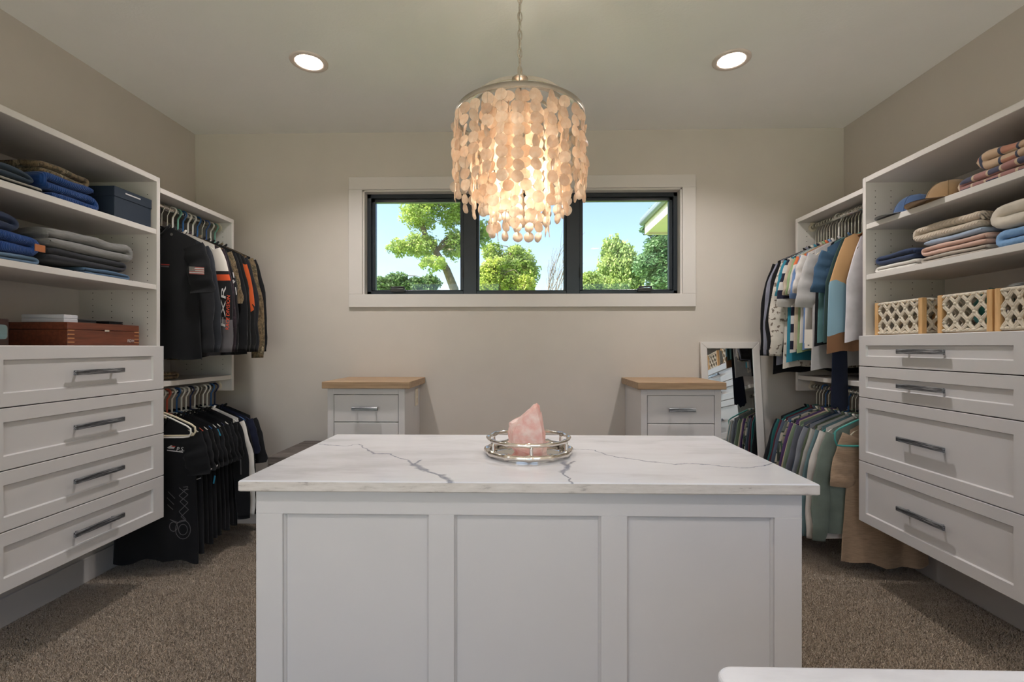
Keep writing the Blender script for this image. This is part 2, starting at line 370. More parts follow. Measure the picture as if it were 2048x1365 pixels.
# window: casing, jambs, three sashes
def window():
    root = empty('window_1', (0, YB, WZ0)); struct(root)
    def P(name, x0, x1, y0, y1, z0, z1, mat, parent=root, bevel=.002):
        o = box(name, x0, x1, y0 - YB, y1 - YB, z0 - WZ0, z1 - WZ0, mat, parent, bevel); return o
    c0, c1, d0, d1 = -1.219, 1.188, 1.523, 2.433
    yc = YB - .019
    P('casing', c0, c1, yc, YB, WZ1, d1, M_trim); P('casing', c0, c1, yc, YB, d0, WZ0, M_trim)
    P('casing', c0, WX0, yc, YB, WZ0, WZ1, M_trim); P('casing', WX1, c1, yc, YB, WZ0, WZ1, M_trim)
    yj = YB + .15
    P('jamb', WX0 - .01, WX0 + .012, YB - .004, yj, WZ0, WZ1, M_trim); P('jamb', WX1 - .012, WX1 + .01, YB - .004, yj, WZ0, WZ1, M_trim)
    P('jamb', WX0 - .01, WX1 + .01, YB - .004, yj, WZ1 - .012, WZ1 + .01, M_trim); P('sill', WX0 - .01, WX1 + .01, YB - .004, yj, WZ0 - .01, WZ0 + .002, M_trim)
    # frame: plane about 7 cm in
    f0, f1 = YB + .055, YB + .12
    fx0, fx1, fz0, fz1 = WX0 + .012, WX1 - .012, WZ0 + .002, WZ1 - .012
    t = .028
    P('frame', fx0, fx1, f0, f1, fz1 - t, fz1, M_winblk); P('frame', fx0, fx1, f0, f1, fz0, fz0 + t, M_winblk)
    P('frame', fx0, fx0 + t, f0, f1, fz0, fz1, M_winblk); P('frame', fx1 - t, fx1, f0, f1, fz0, fz1, M_winblk)
    m1 = onY(940, 500, f0).x; m2 = onY(1146, 500, f0).x
    for mx in (m1, m2):
        P('mullion', mx - .048, mx + .048, f0 - .004, f1, fz0, fz1, M_winblk, bevel=.004)
    spans = [(fx0 + t, m1 - .048), (m1 + .048, m2 - .048), (m2 + .048, fx1 - t)]
    for i, (a, b) in enumerate(spans):
        s0, s1 = f0 + .02, f1 - .008; sw = .024 if i != 1 else .016
        z0, z1 = fz0 + t, fz1 - t
        st = empty('sash', (0, 0, 0)); st.parent = root
        fr = MB()
        Y = lambda q: q - YB
        Z = lambda q: q - WZ0
        fr.box(a, b, Y(s0), Y(s1), Z(z1 - sw), Z(z1)); fr.box(a, b, Y(s0), Y(s1), Z(z0), Z(z0 + sw * .45))
        fr.box(a, a + sw, Y(s0), Y(s1), Z(z0), Z(z1)); fr.box(b - sw, b, Y(s0), Y(s1), Z(z0), Z(z1))
        fr.build('sash_frame', M_winblk, st, bevel=.002)
        box('pane', a + sw, b - sw, Y((s0 + s1) / 2) - .003, Y((s0 + s1) / 2) + .003, Z(z0), Z(z1 - sw), M_glass, st, 0)
        if i != 1:      # operator crank, folded, and lock lever
            px = 797 if i == 0 else 1288
            k = onY(px, 583, f0).x; cr = MB(); cr.box(k - .05, k + .05, Y(f0) - .03, Y(f0) + .004, Z(fz0 + .02), Z(fz0 + .045))
            cr.tube([(k - .045, Y(f0) - .026, Z(fz0 + .05)), (k + .035, Y(f0) - .028, Z(fz0 + .054)), (k + .05, Y(f0) - .028, Z(fz0 + .05))], [.007, .006, .009], 8)
            cr.build('crank_handle', M_winhw, st, bevel=.003)
            lx = (m1 - .05) if i == 0 else (m2 + .05)
            lv = MB(); lv.tube([(lx, Y(f0) - .008, Z(fz0 + .12)), (lx, Y(f0) - .014, Z(fz0 + .15)), (lx, Y(f0) - .012, Z(fz0 + .19))], [.007, .006, .004], 8)
            lv.build('lock_lever', M_winhw, st)
window()

# ------------------------------------------------------------------ recessed ceiling lights
M_can = emis('can_lens', (1, .88, .74), 9.0)
M_cantrim = plain('can_trim', lin((214, 200, 190)), .45)
def can(i, x, y, label):
    r = empty('recessed_light', (x, y, ZC)); tag(r, label, 'ceiling light', 'recessed can lights')
    R = .095
    m = MB(); m.lathe([(R, 0), (R, -.004), (R - .006, -.008), (R - .02, -.007), (.066, -.003), (.065, .0)], 40); m.build('trim_ring', M_cantrim, r, True)
    b = MB(); prof = []
    for k in range(9):
        z = .07 * k / 8; rr = .065 - .011 * k / 8; prof += [(rr, z), (rr - .0028, z + .003)]
    b.lathe(prof, 40); b.build('baffle', M_cantrim, r)
    l = MB(); l.lathe([(.0001, .066), (.056, .07)], 32); l.build('lens', M_can, r)
    ld = bpy.data.lights.new('can_lamp', 'AREA'); ld.shape = 'DISK'; ld.size = .1; ld.energy = CAN_W; ld.color = (1, .97, .96)
    lo = bpy.data.objects.new('can_lamp', ld); COL.objects.link(lo); lo.parent = r; lo.location = (0, 0, .055)
labs = ['white baffled recessed light over the hanging shirts with the flag sleeve', 'white baffled recessed light over the rail of tank tops', 'added unseen recessed light over the aisle by the dark clothes', 'added unseen recessed light over the aisle by the macrame baskets']  # last two are unseen, added behind the camera to brighten the room
for i, (x, y) in enumerate(CAN_POS): can(i, x, y, labs[i])

# ------------------------------------------------------------------ chandelier of capiz discs
def chandelier():
    cx, cy, zr = -.0115, 1.75, 2.08
    root = empty('capiz_chandelier', (cx, cy, 1.66)); tag(root, 'tiered chandelier of round capiz shell discs on nickel rings and chain', 'chandelier')
    def L(z): return z - 1.66
    def band(R, z, h=.017, t=.002, name='ring_band'):
        m = MB(); m.lathe([(R, L(z)), (R, L(z + h)), (R - t, L(z + h)), (R - t, L(z)), (R, L(z))], 72); return m.build(name, M_nickel, root, True)
    band(.237, zr); band(.172, zr + .03, .013); band(.106, zr + .03, .012)
    zt = zr + .15
    for a in (0.0, PI / 2):                     # arched straps
        pts = []
        for k in range(25):
            t = -1 + 2 * k / 24; s = abs(t)
            z = zr + .004 + (zt - zr) * (1 - s ** 2.6)
            pts.append((t * .236 * math.cos(a), t * .236 * math.sin(a), L(z)))
        m = MB(); w = Vector((-math.sin(a), math.cos(a), 0)) * .0025
        n = len(pts); vs = []
        for p in pts:
            p = Vector(p); vs += [p - w, p + w, p + w + Vector((0, 0, .0125)), p - w + Vector((0, 0, .0125))]
        fs = []
        for i in range(n - 1):
            for k in range(4): fs.append((i * 4 + k, i * 4 + (k + 1) % 4, i * 4 + 4 + (k + 1) % 4, i * 4 + 4 + k))
        m.add(vs, fs); m.build('arched_strap', M_nickel, root, False)
    m = MB(); m.lathe([(.0, L(zt + .022)), (.012, L(zt + .02)), (.03, L(zt + .006)), (.03, L(zt)), (.0, L(zt - .004))], 24)
    m.tube([(0, 0, L(zt)), (0, 0, L(1.97))], .006, 10); m.build('hub', M_nickel, root, True)
    # chain
    lm = MB(); n = 20; hh = .019; ww = .008; pts = []
    for k in range(n):
        a = 2 * PI * k / n; pts.append((ww * math.cos(a), 0, hh * math.sin(a) * (1.0) + (0)))
    lm.tube(pts, .0022, 6, True); lme = lm.mesh('chain_link', True); z = zt + .034; i = 0
    while z < ZC - .03:
        o = obj('chain_link', lme, M_nickel, root, (0, 0, L(z))); o.rotation_euler = (0, 0, .4 + (i % 2) * PI / 2); z += .0335; i += 1
    cd = MB(); cd.tube([(.003 * math.sin(q * 1.3), .003 * math.cos(q * 1.3), L(zt + .02 + (ZC - zt - .03) * q / 30)) for q in range(31)], .0022, 6); cd.build('cord', plain('clear_cord', lin((170, 160, 145)), .4), root, True)
    c = MB(); c.lathe([(.0, L(ZC - .035)), (.02, L(ZC - .034)), (.06, L(ZC - .012)), (.062, L(ZC)), (0, L(ZC))], 32); c.build('canopy', M_nickel, root, True)
    # bulbs
    M_bulb = emis('warm_bulb', (1, .82, .6), 14)
    for k in range(4):
        a = .5 + k * PI / 2; x, y = .05 * math.cos(a), .05 * math.sin(a)
        s = MB(); s.lathe([(.0, .03), (.013, .028), (.014, -.03), (.0, -.032)], 14, (x, y, L(1.945))); s.tube([(0, 0, L(1.97)), (x, y, L(1.97))], .004, 6); s.build('bulb_socket', M_nickel, root, True)
        b = MB(); b.ellipsoid((x, y, L(1.885)), (.016, .016, .032)); b.build('bulb', M_bulb, root, True)
        ld = bpy.data.lights.new('bulb_lamp', 'POINT'); ld.energy = BULB_W; ld.color = (1, .89, .76); ld.shadow_soft_size = .02
        lo = bpy.data.objects.new('bulb_lamp', ld); COL.objects.link(lo); lo.parent = root; lo.location = (x * 1.1, y * 1.1, L(1.885))
    # discs
    dm = []
    for q in range(3):
        d = MB(); R = .0202; nn = 18; vs = [(0, -.0008, 0)]; rnd = random.Random(q)
        rim = [R * (1 + rnd.uniform(-.03, .03)) for _ in range(nn)]
        ring = [(rim[k] * math.cos(2 * PI * k / nn), .0015 * math.sin(4 * PI * k / nn), rim[k] * math.sin(2 * PI * k / nn)) for k in range(nn)]
        vs += [(x, y - .0006, zz) for x, y, zz in ring] + [(x, y + .0006, zz) for x, y, zz in ring] + [(0, .0000, 0)]
        fs = [(0, 1 + k, 1 + (k + 1) % nn) for k in range(nn)] + [(1 + k, 1 + nn + k, 1 + nn + (k + 1) % nn, 1 + (k + 1) % nn) for k in range(nn)] + [(2 * nn + 1, 1 + nn + (k + 1) % nn, 1 + nn + k) for k in range(nn)]
        d.add(vs, fs); dm.append(d.mesh('capiz_disc', False)); dm[-1].materials.append(M_capiz)
    discs = []; wires = MB(); rnd = random.Random(11)
    for (R, cnt, z0, nd, flare) in ((.236, 28, zr + .001, 8, .012), (.171, 21, zr + .028, 10, .012), (.105, 15, zr + .028, 12, .012)):
        for k in range(cnt):
            a = 2 * PI * (k + rnd.uniform(-.12, .12)) / cnt; x, y = R * math.cos(a), R * math.sin(a)
            jit = rnd.uniform(-.006, .006); n2 = nd - (1 if rnd.random() < .25 else 0); pitch = .037
            bend = rnd.uniform(-.02, .02)
            for q in range(n2):
                z = z0 - .026 - q * pitch + jit; tw = rnd.gauss(0, .3) + (1.3 if rnd.random() < .1 else 0)
                rr = 1 + flare * math.sin(q / n2 * PI) * 2
                discs.append((x * rr + rnd.uniform(-.003, .003), y * rr + rnd.uniform(-.003, .003), z, a + PI / 2 + tw, rnd.randrange(3), rnd.uniform(-.12, .12)))
            wires.tube([(x, y, L(z0 + .004)), (x, y, L(z0 - .02 - (n2 - 1) * pitch))], .0006, 4)
    wires.build('strand_wire', M_nickel, root)['kind'] = 'stuff'
    vis = sorted(discs, key=lambda d: (d[1] + .25 * abs(d[0])))
    for (x, y, z, a, q, tl) in vis[:300]:
        o = obj('capiz_disc', dm[q], None, root, (x, y, L(z))); o.rotation_euler = (tl, 0, a)
    rest = MB()
    for (x, y, z, a, q, tl) in vis[300:]:
        M = Matrix.Translation((x, y, L(z))) @ Matrix.Rotation(a, 4, 'Z') @ Matrix.Rotation(tl, 4, 'X')
        rest.add([M @ v.co for v in dm[q].vertices], [tuple(p.vertices) for p in dm[q].polygons])
    ro = rest.build('rear_capiz_discs', M_capiz, root, True); ro['kind'] = 'stuff'
chandelier()

# ------------------------------------------------------------------ cabinetry
def shaker(name, w, h, mat, parent, M, stile=.06, rail=.05, th=.02, rec=.009):
    """drawer front in local u (width), v (height), n (out); centre origin at back face"""
    def loop(a, b, n): return [(-a, -b, n), (a, -b, n), (a, b, n), (-a, b, n)]
    W2, H2 = w / 2, h / 2; e = .0015
    loops = [loop(W2, H2, 0), loop(W2, H2, th - e), loop(W2 - e, H2 - e, th), loop(W2 - stile, H2 - rail, th), loop(W2 - stile - .004, H2 - rail - .004, th - rec)]
    vs = [M @ Vector(p) for l in loops for p in l]; fs = [(3, 2, 1, 0), (16, 17, 18, 19)]
    for i in range(4):
        for k in range(4): fs.append((i * 4 + k, i * 4 + (k + 1) % 4, i * 4 + 4 + (k + 1) % 4, i * 4 + 4 + k))
    m = MB(); m.add(vs, fs); return m.build(name, mat, parent)
def bar_handle(parent, M, length, hh=.013):
    """bar pull along local x; local z is out of the front"""
    m = MB(); m.box(-length / 2, length / 2, -hh / 2 - .004, hh / 2 + .004, .022, .034)
    m.box(-length * .36 - .005, -length * .36 + .005, -.005, .005, 0, .023); m.box(length * .36 - .005, length * .36 + .005, -.005, .005, 0, .023)
    me = m.mesh('handle', bevel=.0015, seg=1); o = obj('handle', me, M_handle, parent); o.matrix_local = M; return o

def side_frame(sx):     # local (u,v,n) -> world for fronts on the side cabinets; n points into the room
    # left (sx=-1): n=+X, u=+Y ; right: n=-X, u=-Y
    if sx < 0: return Matrix(((0, 0, 1, 0), (1, 0, 0, 0), (0, 1, 0, 0), (0, 0, 0, 1)))
    return Matrix(((0, 0, -1, 0), (-1, 0, 0, 0), (0, 1, 0, 0), (0, 0, 0, 1)))

M_pin = plain('pin_hole', (.03, .025, .02), .8)
def tower(sx, Xw, Xf, y0, y1, zb, zt, shelves, drawers, stile, rail, hlen, hy, label):
    """shelf-and-drawer tower hung on the side wall. Xw wall, Xf front edge"""
    root = empty('shelf_tower', (Xw, (y0 + y1) / 2, zb)); tag(root, label, 'cabinet')
    ox, oy, oz = root.location
    def B(name, xa, xb, ya, yb, za, zc, mat=M_mel, bevel=.0015): return box(name, xa - ox, xb - ox, ya - oy, yb - oy, za - oz, zc - oz, mat, root, bevel)
    T = .022
    for (a, b) in ((y0, y0 + T), (y1 - T, y1)): B('side_panel', Xw, Xf, a, b, zb, zt)
    B('top_panel', Xw, Xf, y0 + T, y1 - T, zt - .027, zt)
    B('back_panel', Xw - sx * .001, Xw - sx * .012, y0 + T, y1 - T, zb, zt - .027)
    for z in shelves: B('shelf', Xw - sx * .012, Xf - sx * -.003, y0 + T, y1 - T, z - .027, z)
    zdt = drawers[0]; B('deck', Xw - sx * .012, Xf, y0 + T, y1 - T, zdt - .025, zdt)
    B('bottom_panel', Xw - sx * .012, Xf, y0 + T, y1 - T, zb, zb + .02)
    # shelf pin holes on the far and near sides
    m = MB(); dep = abs(Xf - Xw)
    for yy, s in ((y1 - T, -1), (y0 + T, 1)):
        z = zdt + .05
        while z < zt - .06:
            for q in (.05, .13, .24, .34):
                if q > dep - .04: continue
                x = Xf + sx * q
                pts = [(x + .0028 * math.cos(t) - ox, yy + s * .0004 - oy, z + .0028 * math.sin(t) - oz) for t in [k * PI / 3 for k in range(6)]]
                m.add(pts, [tuple(range(6))])
            z += .032
    m.build('pin_holes', M_pin, root)['kind'] = 'stuff'
    yc = (y0 + y1) / 2; F = side_frame(sx)
    for i in range(len(drawers) - 1):
        za, zc = drawers[i + 1], drawers[i]; g = .002
        dr = empty('drawer', (Xf - ox, yc - oy, (za + zc) / 2 - oz)); dr.parent = root
        shaker('drawer_front', y1 - y0 - .002, zc - za - 2 * g, M_white, dr, F, stile, rail)
        M = Matrix.Translation((-sx * .011 if 0 else 0, hy - yc, 0)) @ F @ Matrix.Translation((0, 0, .011))
        bar_handle(dr, M, hlen)
    return root
LZ = [1.253, 1.026, .797, .575, .354]
tower(-1, XL, -1.90, 1.605, 2.445, .354, 2.131, [1.858, 1.57], LZ, .07, .05, .245, 2.052, 'white shelf and drawer tower holding folded menswear and wooden boxes')
RZ = [1.306, 1.146, .984, .652, .335]
tower(1, XR, 1.785, 1.70, 2.54, .335, 2.131, [1.885, 1.622], RZ, .05, .05, .25, 2.136, 'white shelf and drawer tower holding knitwear, caps and macrame baskets')

def hang_section(sx, Xw, Xf, y0, y1, rodx, label):
    root = empty('hanging_section', (Xw, (y0 + y1) / 2, .96)); tag(root, label, 'wardrobe')
    ox, oy, oz = root.location
    def B(name, xa, xb, ya, yb, za, zc, mat=M_mel): return box(name, xa - ox, xb - ox, ya - oy, yb - oy, za - oz, zc - oz, mat, root)
    B('top_panel', Xw, Xf, y0, y1, 2.055, 2.082); B('side_panel', Xw, Xf, y1 - .022, y1, .96, 2.055)
    B('back_panel', Xw - sx * .001, Xw - sx * .012, y0, y1 - .022, .96, 2.055); B('shelf', Xw - sx * .012, Xf - sx * -.004, y0, y1 - .022, 1.035, 1.062)
    for z in (2.02, .99):
        m = MB(); m.tube([(rodx - ox, y0 - oy, z - oz), (rodx - ox, y1 - .022 - oy, z - oz)], .0135, 16); rod = m.build('closet_rod', M_rod, root, True)
        b = MB(); b.tube([(rodx - ox, y1 - .03 - oy, z - oz), (rodx - ox, y1 - .022 - oy, z - oz)], .026, 20); b.box(rodx - .014 - ox, rodx + .014 - ox, y1 - .026 - oy, y1 - .022 - oy, z - .01 - oz, z + .034 - oz); b.build('rod_bracket', M_plate, rod, bevel=.002)
    m = MB()
    for z in [1.1 + .032 * k for k in range(29)]:
        for q in (.06, .2, .3):
            x = Xf + sx * q
            m.add([(x + .0028 * math.cos(t) - ox, y1 - .0225 - oy, z + .0028 * math.sin(t) - oz) for t in [k * PI / 3 for k in range(6)]], [tuple(range(6))])
    m.build('pin_holes', M_pin, root)['kind'] = 'stuff'
    return root
hang_section(-1, XL, -1.90, 2.446, 3.08, -1.99, 'white double hanging section with dark clothes on two rods')
hang_section(1, XR, 1.785, 2.541, 3.155, 1.88, 'white double hanging section with pastel and patterned tops on two rods')

# ------------------------------------------------------------------ island, worktop, near counter
def island():
    x0, x1, y0, y1, zt = -.686, .698, 1.205, 1.76, .886
    r = empty('island_cabinet', ((x0 + x1) / 2, (y0 + y1) / 2, 0)); tag(r, 'white island cabinet with three recessed panels in the middle of the room', 'cabinet')
    ox, oy, _ = r.location
    def B(n, a, b, c, d, e, f, m=M_white, bv=.001): return box(n, a - ox, b - ox, c - oy, d - oy, e, f, m, r, bv)
    B('carcass', x0 + .001, x1 - .001, y0 + .02, y1, .0, zt)
    st = [(x0, -.617), (-.241, -.175), (.197, .263), (.63, x1)]
    for a, b in st: B('stile', a, b, y0, y0 + .02, .12, .82)
    B('top_rail', x0, x1, y0, y0 + .02, .82, zt); B('bottom_rail', x0, x1, y0, y0 + .02, .0, .12)
    for (a, b) in ((-.617, -.241), (-.175, .197), (.263, .63)):
        m = MB(); L = lambda i, n, z: [(a - ox + i, y0 - oy + n, .12 + i), (b - ox - i, y0 - oy + n, .12 + i), (b - ox - i, y0 - oy + n, .82 - i), (a - ox + i, y0 - oy + n, .82 - i)]
        lo = [L(0, .006, 0), L(.005, .010, 0), L(.006, .013, 0)]
        m.add([p for l in lo for p in l], [(i * 4 + k, i * 4 + (k + 1) % 4, i * 4 + 4 + (k + 1) % 4, i * 4 + 4 + k) for i in range(2) for k in range(4)] + [(8, 9, 10, 11)])
        m.build('panel', M_white, r)
    # worktop
    X0, X1, Y0, Y1, Z0, Z1 = -.712, .722, 1.172, 1.80, .886, .914
    cx, cy = (X0 + X1) / 2, (Y0 + Y1) / 2
    def v(*p): return [(onZ(a, b, Z1).x - cx, onZ(a, b, Z1).y - cy) for a, b in p]
    segs = []
    def poly(pts, w):
        q = v(*pts); w = w if isinstance(w, list) else [w] * (len(q) - 1)
        for i in range(len(q) - 1): segs.append((q[i], q[i + 1], w[i]))
    poly([(636, 889), (690, 893), (718, 889), (736, 900), (748, 908), (780, 909), (812, 920), (826, 930), (850, 942), (880, 950), (897, 962)], [.004, .003, .004, .006, .007, .004, .005, .013, .005, .007, .014])
    poly([(826, 930), (842, 921)], .005); poly([(886, 951), (902, 968)], .011)
    poly([(1143, 898), (1190, 901), (1215, 911), (1248, 917), (1272, 920), (1312, 925), (1350, 929), (1372, 927), (1440, 932), (1480, 937), (1510, 935), (1545, 928)], [.003, .003, .004, .004, .006, .003, .003, .004, .003, .004, .004, .004])
    poly([(1128, 924), (1134, 935), (1126, 945)], [.012, .010]); poly([(1126, 945), (1140, 962), (1146, 968)], .004); poly([(1136, 930), (1148, 924)], .005)
    m = MB(); e = .003
    def lp(i, z): return [(X0 + i - cx, Y0 + i - cy, z), (X1 - i - cx, Y0 + i - cy, z), (X1 - i - cx, Y1 - i - cy, z), (X0 + i - cx, Y1 - i - cy, z)]
    h = Z1 - Z0; lo = [lp(e, 0), lp(0, e), lp(0, h - e), lp(e, h)]
    m.add([p for l in lo for p in l], [(3, 2, 1, 0)]); n0 = len(m.f); m.cur = 0
    m.mi = [1]; fs = []
    m.cur = 1; m.add([p for l in lo[:3] for p in l], [(i * 4 + k, i * 4 + (k + 1) % 4, i * 4 + 4 + (k + 1) % 4, i * 4 + 4 + k) for i in range(2) for k in range(4)])
    m.cur = 0; m.add([p for l in lo[2:] for p in l], [(k, (k + 1) % 4, 4 + (k + 1) % 4, 4 + k) for k in range(4)] + [(4, 5, 6, 7)])
    o = m.build('island_worktop', None, None, mats=[m_marble('veined_quartz', segs), M_edge]); o.location = (cx, cy, Z0)
    tag(o, 'white quartz worktop with blue-grey veins carrying the mirrored tray', 'countertop')
island()
def near_dresser():
    r = empty('dresser', (.75, .1, 0)); tag(r, 'white dresser under the plain pale quartz top', 'dresser')
    box('carcass', -.5, .5, -.36, .36, 0, .884, M_white, r)
    for k in range(3):
        F = Matrix(((-1, 0, 0, 0), (0, 0, 1, .36), (0, 1, 0, .16 + k * .27), (0, 0, 0, 1)))
        d = empty('drawer'); d.parent = r
        shaker('drawer_front', .98, .255, M_white, d, F); bar_handle(d, F @ Matrix.Translation((0, 0, .011)), .25)
    x0, y1 = .199, .506; R = .02; pts = [(1.28, y1), (x0 + R, y1)]
    pts += [(x0 + R - R * math.sin(t), y1 - R + R * math.cos(t)) for t in [k * PI / 16 for k in range(1, 9)]] + [(x0, -.29), (1.28, -.29)]
    m = MB(); n = len(pts); P = [(x - .75, y - .1) for x, y in pts]
    m.add([(x, y, 0) for x, y in P] + [(x, y, .03) for x, y in P], [tuple(range(n)), tuple(range(n, 2 * n))] + [(i, (i + 1) % n, n + (i + 1) % n, n + i) for i in range(n)])
    o = m.build('dresser_worktop', m_marble('soft_quartz', ()), None, bevel=.004, seg=3); o.location = (.75, .1, .884); tag(o, 'plain pale quartz top with a rounded corner on the dresser', 'countertop')
near_dresser()

# ------------------------------------------------------------------ pedestals with oak tops, ottoman, mirror
def pedestal(x0, x1, bx0, bx1, y0, sideplate, label, lab2):
    r = empty('drawer_pedestal', ((x0 + x1) / 2, (y0 + YB) / 2, 0)); tag(r, label, 'cabinet'); ox, oy, _ = r.location; y1 = YB - .002
    def B(n, a, b, c, d, e, f, m=M_white, p=None, bv=.001): return box(n, a - ox, b - ox, c - oy, d - oy, e, f, m, p or r, bv)
    zt = .992; yf = y0 + .03; T = .038
    B('side_panel', bx0, bx0 + .018, yf + .02, y1, 0, zt); B('side_panel', bx1 - .018, bx1, yf + .02, y1, 0, zt)
    B('stile', bx0, bx0 + T, yf, yf + .02, 0, zt); B('stile', bx1 - T, bx1, yf, yf + .02, 0, zt)
    B('top_rail', bx0 + T, bx1 - T, yf, yf + .02, .955, zt); B('kick_rail', bx0 + T, bx1 - T, yf, yf + .02, 0, .1)
    B('gap_shade_sheet', bx0 + .018, bx1 - .018, yf + .03, yf + .04, 0, zt, M_gap)  # dark sheet painted as the shade behind the drawer gaps
    zs = [.955, .785, .57, .345, .1]
    for i in range(4):
        d = empty('drawer'); d.parent = r; g = .0025
        B('drawer_front', bx0 + T + g, bx1 - T - g, yf + .001, yf + .02, zs[i + 1] + g, zs[i] - g, M_white, d)
        c = ((bx0 + bx1) / 2 - ox, yf + .001 - oy, (zs[i] + zs[i + 1]) / 2)
        bar_handle(d, Matrix.Translation(c) @ Matrix(((1, 0, 0, 0), (0, 0, -1, 0), (0, 1, 0, 0), (0, 0, 0, 1))), .158)
    t = MB(); t.box(x0 - ox, x1 - ox, y0 - oy, y1 - oy, 0, .042); o = t.build('oak_top', M_oak, None, bevel=.003); o.location = (ox, oy, zt + .0006)
    tag(o, lab2, 'countertop')
    if sideplate:
        s = B('outlet_plate', bx1, bx1 + .005, 3.16, 3.235, .85, .965, M_plate, None, .002)
        for z in (.885, .93):
            B('outlet_socket', bx1 + .004, bx1 + .007, 3.183, 3.212, z - .016, z + .016, plain('outlet_face', lin((214, 200, 180)), .5), s)
pedestal(-1.222, -.684, -1.198, -.722, 2.855, True, 'white drawer pedestal with an outlet on its side panel', 'oak slab top on the pedestal with the side outlet')
pedestal(.682, 1.205, .708, 1.185, 2.84, False, 'white drawer pedestal standing in front of the leaning mirror', 'oak slab top on the pedestal by the leaning mirror')

def ottoman():
    x0, x1, y0, y1, z = -1.525, -1.235, 2.80, 3.285, .59
    r = empty('wooden_chest', ((x0 + x1) / 2, (y0 + y1) / 2, 0)); tag(r, 'weathered grey wooden chest with a plank lid beside the pedestal', 'chest'); ox, oy, _ = r.location
    box('body', x0 - ox + .012, x1 - ox, y0 - oy + .012, y1 - oy, .0, z - .05, M_grywood, r, .004)
    n = 5; w = (y1 - y0) / n
    for k in range(n): box('lid_plank', x0 - ox, x1 - ox, y0 - oy + k * w, y0 - oy + (k + 1) * w - .002, z - .048, z, M_grywood, r, .004)
    for (a, b) in ((x0 + .0, x0 + .05), (x1 - .05, x1)): box('corner_batten', a - ox, b - ox, y0 - oy, y0 - oy + .015, 0, z - .05, M_grywood, r, .003)
    h = MB(); h.tube([((x0 + x1) / 2 - ox - .03, y0 - oy + .008, .45), ((x0 + x1) / 2 - ox - .03, y0 - oy - .016, .45), ((x0 + x1) / 2 - ox + .03, y0 - oy - .016, .45), ((x0 + x1) / 2 - ox + .03, y0 - oy + .008, .45)], .004, 8); h.build('pull', M_winhw, r)
ottoman()

def mirror():
    w, h, t = .40, 1.285, .022; lean = math.atan(.14 / 1.28)
    r = empty('leaning_mirror', (1.415, 3.145, .003)); r.rotation_euler = (-lean, 0, 0); tag(r, 'white framed mirror leaning on the wall behind the pedestal', 'mirror')
    fw = .045
    def quad(pts, name):
        m = MB(); n = 4; m.add([(x, 0, z) for x, z in pts] + [(x, t, z) for x, z in pts], [(0, 1, 2, 3), (7, 6, 5, 4)] + [(i, i + 4, (i + 1) % 4 + 4, (i + 1) % 4) for i in range(4)]); m.build(name, M_trim, r, bevel=.003)
    a = w / 2; b = a - fw
    quad([(-a, h), (a, h), (b, h - fw), (-b, h - fw)], 'frame_rail'); quad([(-a, 0), (-b, fw), (b, fw), (a, 0)], 'frame_rail')
    quad([(-a, 0), (-a, h), (-b, h - fw), (-b, fw)], 'frame_stile'); quad([(a, 0), (b, fw), (b, h - fw), (a, h)], 'frame_stile')
    m = MB(); m.box(-b - .004, b + .004, .009, .013, fw - .004, h - fw + .004); m.build('mirror_glass', M_mirror, r)
    m = MB(); m.box(-a + .004, a - .004, .014, .018, .004, h - .004); m.build('backing', M_dkwood, r)
mirror()

# ------------------------------------------------------------------ tray and crystal
TR = onZ(1057, 904, .9165)
def tray():
    cx, cy = TR.x + .0, 1.487; R = .128
    r = empty('mirrored_tray', (cx, cy, .9144)); tag(r, 'round mirrored tray with two bamboo-style nickel rings on the veined worktop', 'tray')
    m = MB(); m.lathe([(0, .0), (R - .002, .0), (R - .002, .006), (0, .006)], 64); m.build('mirror_base', plain('tray_mirror', (.85, .84, .82), .03, 1, var=0), r)
    for z, tr, nm in ((.0128, .0098, 'lower_ring'), (.050, .0066, 'upper_ring')):
        RR = R if nm == 'lower_ring' else R - .003
        m = MB(); n = 96; pts = []; rr = []
        for k in range(n):
            a = 2 * PI * k / n; pts.append((RR * math.cos(a), RR * math.sin(a), z)); q = (k % 8)
            rr.append(tr * (1.25 if q in (0,) else (.98 if q in (1, 7) else .86)))
        m.tube(pts, rr, 10, True); m.build(nm, M_chrome, r, True)
    for k in range(6):
        a = -PI / 2 + .05 + k * PI / 3; x, y = (R - .002) * math.cos(a), (R - .002) * math.sin(a)
        m = MB(); m.tube([(x, y, .012), (x, y, .02), (x, y, .03), (x, y, .04), (x, y, .048)], [.0065, .0045, .0055, .0045, .006], 10); m.build('post', M_chrome, r, True)
tray()
